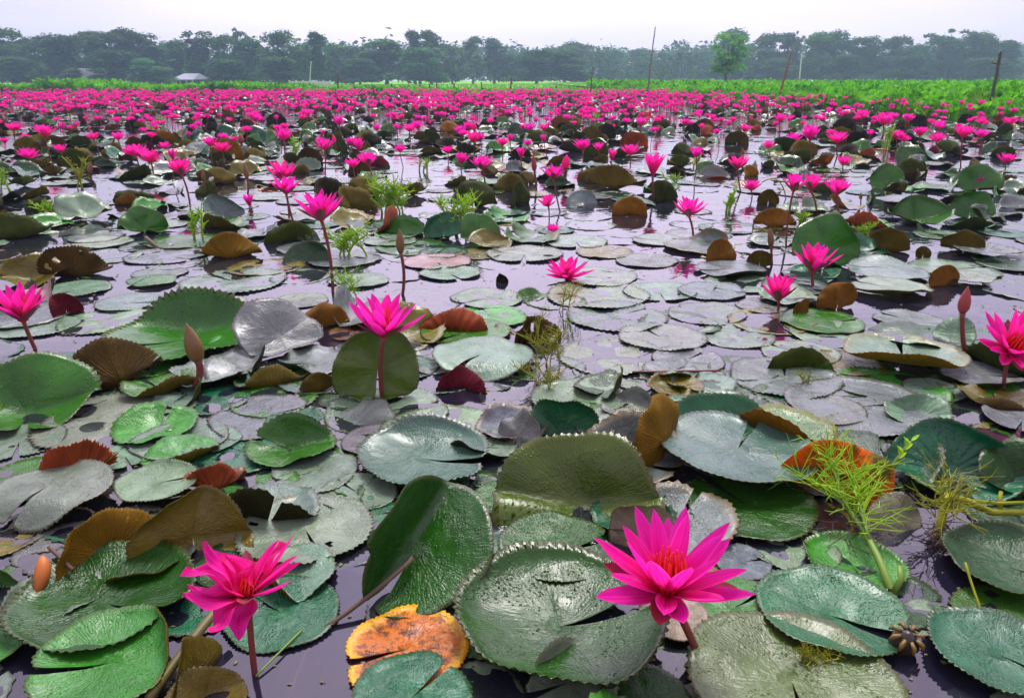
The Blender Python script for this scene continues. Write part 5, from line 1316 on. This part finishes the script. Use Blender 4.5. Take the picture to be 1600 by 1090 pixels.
# ------------------------------------------------------------------ trees
def lobes_to_leaves(lobes, n, size, seed, flat_=0.6):
    r_ = np.random.default_rng(seed)
    wts = np.array([(l[3] * l[4] + l[3] * l[5]) for l in lobes]); wts = wts / wts.sum()
    idx = r_.choice(len(lobes), n, p=wts)
    L = np.array(lobes)[idx]
    d = r_.normal(0, 1, (n, 3)); d /= np.linalg.norm(d, axis=1)[:, None]
    d[:, 2] = np.where(d[:, 2] < -.35, -d[:, 2] * .6, d[:, 2])
    rad = r_.uniform(.35, 1.0, n) ** .5 * (1 + .22 * np.abs(r_.normal(0, .6, n))) * (1 + .16 * np.sin(d[:, 0] * 5 + idx) * np.sin(d[:, 1] * 6 + d[:, 2] * 5 + idx))
    c = L[:, :3] + d * L[:, 3:6] * rad[:, None]
    nn = d * .6 + r_.normal(0, .5, (n, 3)); nn[:, 2] += flat_; nn /= np.linalg.norm(nn, axis=1)[:, None]
    t = np.cross(nn, r_.normal(0, 1, (n, 3))); t /= np.linalg.norm(t, axis=1)[:, None] + 1e-9
    b = np.cross(nn, t); s = size * r_.uniform(.5, 1.3, n)[:, None]
    v = np.stack([c - t * s, c - b * s * .55 + nn * s * .12, c + t * s, c + b * s * .55 + nn * s * .12], 1)
    return v.reshape(-1, 3), np.arange(n * 4).reshape(-1, 4)
def crown_kind(kind, seed):
    r_ = random.Random(seed); lobes, limbs = [], []
    def rl(cx, cy, cz, r, k=.8): lobes.append((cx, cy, cz, r, r, r * k))
    if kind == 'umbrella':
        for i in range(18):
            a = r_.uniform(0, 6.28); q = r_.uniform(.0, .40); z = .88 - q * .30 + r_.uniform(-.07, .06); rl(q * math.cos(a), q * math.sin(a), z, r_.uniform(.11, .17), .52); limbs.append((q * math.cos(a), q * math.sin(a), z - .03))
        trunk = .36
        for i in range(14): a = r_.uniform(0, 6.28); q = r_.uniform(0, .30); rl(q * math.cos(a), q * math.sin(a), r_.uniform(.30, .70), r_.uniform(.13, .19), .75)
    elif kind == 'round':
        for i in range(26):
            a = r_.uniform(0, 6.28); z = r_.uniform(.10, .90); q = r_.uniform(.0, .27) * min(1, (1.0 - z) * 2.6) ** .5; rl(q * math.cos(a), q * math.sin(a), z, r_.uniform(.10, .17), .85); limbs.append((q * math.cos(a), q * math.sin(a), z))
        trunk = .16
    elif kind == 'ball':
        for i in range(30):
            a = r_.uniform(0, 6.28); z = r_.uniform(.24, .93); q = .36 * math.sqrt(max(0, 1 - ((z - .6) / .37) ** 2)) * r_.uniform(.3, 1); rl(q * math.cos(a), q * math.sin(a), z, r_.uniform(.08, .13), .85); limbs.append((q * math.cos(a), q * math.sin(a), z))
        trunk = .3
    elif kind == 'tall':
        for i in range(26):
            a = r_.uniform(0, 6.28); z = r_.uniform(.10, .96); q = r_.uniform(0, .19) * (1.2 - z * .8); rl(q * math.cos(a), q * math.sin(a), z, r_.uniform(.055, .12), 1.1); limbs.append((q * math.cos(a), q * math.sin(a), z))
        trunk = .2
    elif kind == 'open':
        for i in range(26):
            a = r_.uniform(0, 6.28); q = r_.uniform(.02, .38); z = r_.uniform(.52, .95) - q * .2; rl(q * math.cos(a), q * math.sin(a), z, r_.uniform(.05, .10), .6); limbs.append((q * math.cos(a), q * math.sin(a), z - .02))
        for i in range(8): a = r_.uniform(0, 6.28); rl(.2 * math.cos(a), .2 * math.sin(a), r_.uniform(.2, .45), .14, .9)
        trunk = .38
    elif kind == 'plume':
        for i in range(11):
            a = r_.uniform(0, 6.28); q = r_.uniform(.02, .18); hh = r_.uniform(.8, 1.06)
            for t in (.15, .3, .45, .6, .76, .9): rl(q * t * 1.3 * math.cos(a), q * t * 1.3 * math.sin(a), t * hh, .10 * (1.15 - t) + .02, 1.4)
            limbs.append((q * math.cos(a), q * math.sin(a), .9))
        trunk = .1
    n = dict(umbrella=8000, round=8000, ball=4200, tall=6000, open=4200, plume=6500)[kind]
    v, f = lobes_to_leaves(lobes, n, .025, seed)
    mb = MB()
    r0 = .022 if kind != 'plume' else .012
    mb.tube([(0, 0, -.02), (.01, 0, trunk * .5), (0, .005, trunk), (.01, 0, trunk + .15), (0, 0, .8)], [r0 * 1.3, r0, r0 * .85, r0 * .6, r0 * .25], 8)
    for (x, y, z) in limbs: mb.tube(bez((0, 0, trunk * r_.uniform(.75, 1.1)), (x * .4, y * .4, (trunk + z) / 2), (x, y, z), 5), [r0 * .5, r0 * .42, r0 * .34, r0 * .24, r0 * .12], 5)
    return mesh_from('crown', v, f, M_TREE, smooth=False), mb.mesh('trunk', M_BARK)
TREE = {}
def tree(label, px, top, wpx, kind, dist, tint=1.0, base=0.0, name='broadleaf_tree', var=None, group='trees of the far tree line', lm=None):
    c = WY(px, top, dist); H = c[2] - base; wm = wpx * depth(c) / F_PX
    k = (kind, (rnd.randrange(3) if var is None else var))
    if k not in TREE: TREE[k] = crown_kind(kind, 50 + 7 * k[1] + len(kind))
    nominal = dict(ball=.88, umbrella=1.0, round=.78, tall=.50, open=.92, plume=.50)[kind] * H
    root = link(name, None); root.location = (c[0], dist, base); tag(root, label, 'tree', group)
    sc = wm / nominal
    M = Matrix.Rotation(rnd.uniform(0, 6.28), 4, 'Z') @ Matrix.Diagonal((H * sc, H * sc, H, 1))
    cr = link('crown', TREE[k][0], root, M)
    tt = tint if hasattr(tint, '__len__') else (tint,) * 3
    cr.color = (*tt, 1)
    link('trunk', TREE[k][1], root, M)
    if lm: LANDMARKS.append((px, top + 40, lm))
G = 1.25
TREES = [(2, 44, 66, 'round', 106, 1, "dark rounded tree at the left edge of view"), (42, 60, 60, 'round', 112, .9, "lower bushy tree between the left-edge tree and the flat-topped pair"), (80, 54, 76, 'round', 104, 1, "broad bushy tree behind the small pale shed"),
    (146, 44, 92, 'umbrella', 104, .95, "flat-topped tree, left one of the spreading pair"), (196, 43, 82, 'umbrella', 106, .9, "flat-topped tree, right one of the spreading pair"), (170, 78, 70, 'round', 99, .85, "dark low tree under the flat-topped pair"), (112, 108, 34, 'round', 96, 1.1, "low bush before the white gabled house, on its left"), (154, 107, 36, 'round', 96, 1.0, "low bush before the white gabled house, on its right"), (236, 70, 56, 'round', 110, 1.1, "small lighter tree beside the flat-topped pair"),
    (222, 92, 56, 'round', 98, 1.5, "light green bush beside the tin-roofed house"), (255, 105, 36, 'round', 97, 1.7, "small pale green bush left of the tin roof"), (270, 62, 50, 'round', 112, 1, "rounded tree behind the tin-roofed house"), (304, 46, 58, 'plume', 108, 1, "feathery bamboo clump with pointed top"),
    (338, 56, 56, 'round', 108, 1, "bushy tree just right of the bamboo clump"), (372, 40, 52, 'open', 118, 1, "thin tree with sparse branches poking above its neighbours"), (385, 62, 60, 'round', 106, .9, "dark bushy tree in front of the sparse tree"), (432, 50, 58, 'round', 110, 1, "tall rounded tree, first left of the palm-like crown"),
    (465, 58, 46, 'plume', 106, 1.3, "drooping palm-like tree before rounded trees"), (492, 54, 42, 'tall', 108, 1, "upright tree behind the pale utility pole"), (520, 68, 56, 'round', 120, 1.2, "lower hazy tree right of the pale utility pole"), (548, 72, 46, 'round', 130, 1, "small dim tree before the big green round tree"),
    (600, 62, 84, 'round', 118, (1.5, 1.55, 1.1), "big light green round tree left of the middle"), (646, 53, 40, 'tall', 126, 1, "slim tall tree, left one of a close pair"), (672, 51, 46, 'tall', 124, 1.1, "slim tall tree, right one of a close pair"), (655, 76, 70, 'round', 116, 1, "dark round tree at the foot of the slim pair"),
    (705, 70, 50, 'round', 130, 1, "dim round tree between slim pairs"), (738, 60, 42, 'tall', 138, 1.3, "pale thin-topped tree near the middle"), (772, 63, 50, 'tall', 140, 1.4, "pale thin-topped tree right of its twin"), (800, 84, 44, 'round', 140, 1, "low dim tree beside dark round trees"),
    (838, 77, 76, 'round', 128, .8, "dark round tree in the middle, left of two"), (884, 80, 70, 'round', 130, .75, "dark round tree in the middle, right of two"), (900, 65, 82, 'umbrella', 165, 1.2, "hazy flat-topped tree above the dark round trees"), (950, 78, 70, 'round', 180, 1.1, "hazy tree right of the flat-topped one"),
    (1000, 77, 64, 'round', 190, 1.1, "hazy tree behind the tall grey pole"), (1050, 80, 70, 'round', 195, 1, "hazy low tree left of the lone light tree"), (1096, 78, 60, 'round', 190, 1, "hazy tree just behind the lone light tree's left side"), (1148, 47, 74, 'round', 150, 1.0, "tall hazy tree directly behind the lone light tree"),
    (1200, 53, 64, 'round', 140, .9, "dark tree between the lone light tree and white pole"), (1234, 55, 50, 'tall', 142, .9, "upright dark tree behind the leaning pole"), (1248, 42, 24, 'open', 138, 1, "thin lone tree top sticking up above the white pole"), (1274, 52, 52, 'round', 138, 1.1, "lighter rounded tree right of the white pole"),
    (1304, 48, 60, 'round', 142, .85, "dark dome-shaped tree, second right of the white pole"), (1350, 58, 64, 'round', 142, .85, "dark tree right of the dome-shaped tree"), (1396, 58, 62, 'round', 144, .85, "dark broad tree midway between dome and open crown"), (1432, 70, 50, 'round', 146, .9, "lower dark tree left of the open-crowned giant"),
    (1492, 37, 78, 'open', 138, .8, "giant open-crowned tree with sky between its branches"), (1486, 58, 62, 'round', 142, .8, "dark tree filling beneath the open-crowned giant"), (1538, 50, 60, 'round', 138, .8, "dark tree right of the open-crowned giant"), (1578, 64, 54, 'round', 136, .8, "dark sloping tree beside the dark bamboo pole"), (1604, 68, 54, 'round', 230, 1, "far hazy tree at the right edge of view"),
    (20, 88, 60, 'round', 99, .85, "low dark tree in front at the left edge"), (1325, 86, 70, 'round', 132, .75, "low dark tree beneath the dome-shaped tree"), (1420, 88, 80, 'round', 132, .75, "low dark tree under the broad dark tree"), (1545, 90, 70, 'round', 130, .75, "low dark tree left of the dark bamboo pole"),
    (560, 92, 60, 'round', 112, .9, "low dark tree before the big green round tree"), (440, 90, 70, 'round', 100, .85, "low dark tree behind the boundary wall"), (350, 92, 60, 'round', 100, .85, "low dark tree right of the tin roof"), (1215, 92, 64, 'round', 134, .85, "low dark tree behind the white pole")]
for i, (px, top, w, kd, dist, tint, lab) in enumerate(TREES):
    tree(lab, px, top, w * (1.3 if kd == 'round' else 1.15), kd, dist, (tint if hasattr(tint, '__len__') else (tint * rnd.uniform(.8, 1.5), tint * rnd.uniform(.9, 1.5), tint * rnd.uniform(.8, 1.1))), var=i % 3, name={'plume': 'bamboo_clump', 'umbrella': 'rain_tree'}.get(kd, 'broadleaf_tree'), lm={3: "the flat-topped pair", 12: "the bamboo clump", 21: "the big green round tree", 29: "the dark round trees", 45: "the open-crowned giant", 14: "the sparse tree", 23: "the slim tall pair", 41: "the dome-shaped tree"}.get(i))
tree("lone light green tree standing in front of the hazy tree line", 1140, 52, 86, 'ball', 62, (3.2, 3.0, 2.4), .27, lm="the lone light tree", var=1)
# beyond and below them the wood goes on as one mass
lob = []
for x in np.arange(-230, 240, 3.2):
    y = 205 + rnd.uniform(-6, 10); h = rnd.uniform(7.5, 10.0)
    lob += [(x, y, h * .75, 4, 3, h * .28), (x + 1.5, y, h * .4, 4, 3, h * .35), (x, y - 1, h * .15, 4, 3, h * .25)]
for x in np.arange(-110, 116, 1.7):
    if abs(x + 60.5) < 3.2 or abs(x + 44) < 2.6: continue
    y = np.interp(x, [-110, -30, 10, 60, 115], [108, 112, 150, 148, 142]) + rnd.uniform(-3, 5); h = rnd.uniform(3.0, 7.0)
    lob += [(x, y, h * .55, 1.9, 1.5, h * .5), (x + .7, y + 1, h * .25, 2, 1.4, h * .3)]
v, f = lobes_to_leaves(lob, 90000, .55, 99, .5)
tag(link('forest', mesh_from('forest', v, f, M_TREE, smooth=False)), "hazy undergrowth and wood filling in behind the tree line", "wood", None, 'stuff').color = (.9, .95, .95, 1)

# ------------------------------------------------------------------ haze
mb = MB(); mb.box(-305, 305, -18, 402, -1.45, 26)
hz = mb.build('haze', (lambda: None)() or bpy.data.materials.new('air_haze'), smooth=False)
hm = hz.data.materials[0]; hm.use_nodes = True; hm.node_tree.nodes.clear()
ho = hm.node_tree.nodes.new("ShaderNodeOutputMaterial"); hv = hm.node_tree.nodes.new("ShaderNodeVolumePrincipled")
hv.inputs['Color'].default_value = (0.52, 0.68, 1.0, 1); hv.inputs['Density'].default_value = 0.0014; hv.inputs['Anisotropy'].default_value = 0.2
hm.node_tree.links.new(hv.outputs[0], ho.inputs['Volume'])
tag(hz, "thin pale morning haze over the pond and fields", "haze", None, 'stuff')

# ------------------------------------------------------------------ labels for everything still without one: where it stands from a named neighbour
SECT = ["right of", "beyond and right of", "straight beyond", "beyond and left of", "left of", "before and left of", "straight before", "before and right of"]
ONE = ["", "first", "second", "third", "fourth", "fifth", "sixth", "seventh", "eighth", "ninth"]
ORD = ["", "second", "third", "fourth", "fifth", "sixth", "seventh", "eighth", "ninth", "tenth", "eleventh", "twelfth", "thirteenth", "fourteenth", "fifteenth", "sixteenth", "seventeenth", "eighteenth", "nineteenth", "twentieth"] + ["twenty-" + q for q in ONE[1:]] + ["thirtieth"] + ["thirty-" + q for q in ONE[1:]] + ["fortieth"] + ["forty-" + q for q in ONE[1:]] + ["fiftieth"] + ["fifty-" + q for q in ONE[1:]]
ORD = [q + " " if q else "" for q in ORD]
byk = {}
for it in ITEMS:
    px, py = it['px']
    best = min(LANDMARKS, key=lambda l: (l[0] - px) ** 2 + ((l[1] - py) * 2.2) ** 2)
    dx, dy = px - best[0], (best[1] - py) * 2.2
    s = int(round(math.degrees(math.atan2(dy, dx)) / 45)) % 8
    it['d'] = math.hypot(dx, dy)
    byk.setdefault((it['kind'], best[2], s), []).append(it)
for (kind, lm, s), L in byk.items():
    L.sort(key=lambda q: q['d'])
    for i, it in enumerate(L):
        o = it['o']; w = ORD[min(i, len(ORD) - 1)]
        if kind == 'flower':
            a = dict(open='open', half='half-open', cup='cupped', wide='wide open')[it['style']]
            o['label'] = f"{a} pink lily, {w}flower {SECT[s]} {lm}"
        elif kind == 'pad':
            o['label'] = f"{it['desc']}, {w}{SECT[s]} {lm}"; o['group'] = 'scattered lily pads'
        elif kind == 'bud':
            o['label'] = f"small closed lily bud, {w}bud {SECT[s]} {lm}"
        else:
            o['label'] = f"small green weed tuft, {w}tuft {SECT[s]} {lm}"
print("counts: pads", pad_n[0], "flowers", fl_n[0], "far pads", len(far_pts), "far flowers", len(rest))
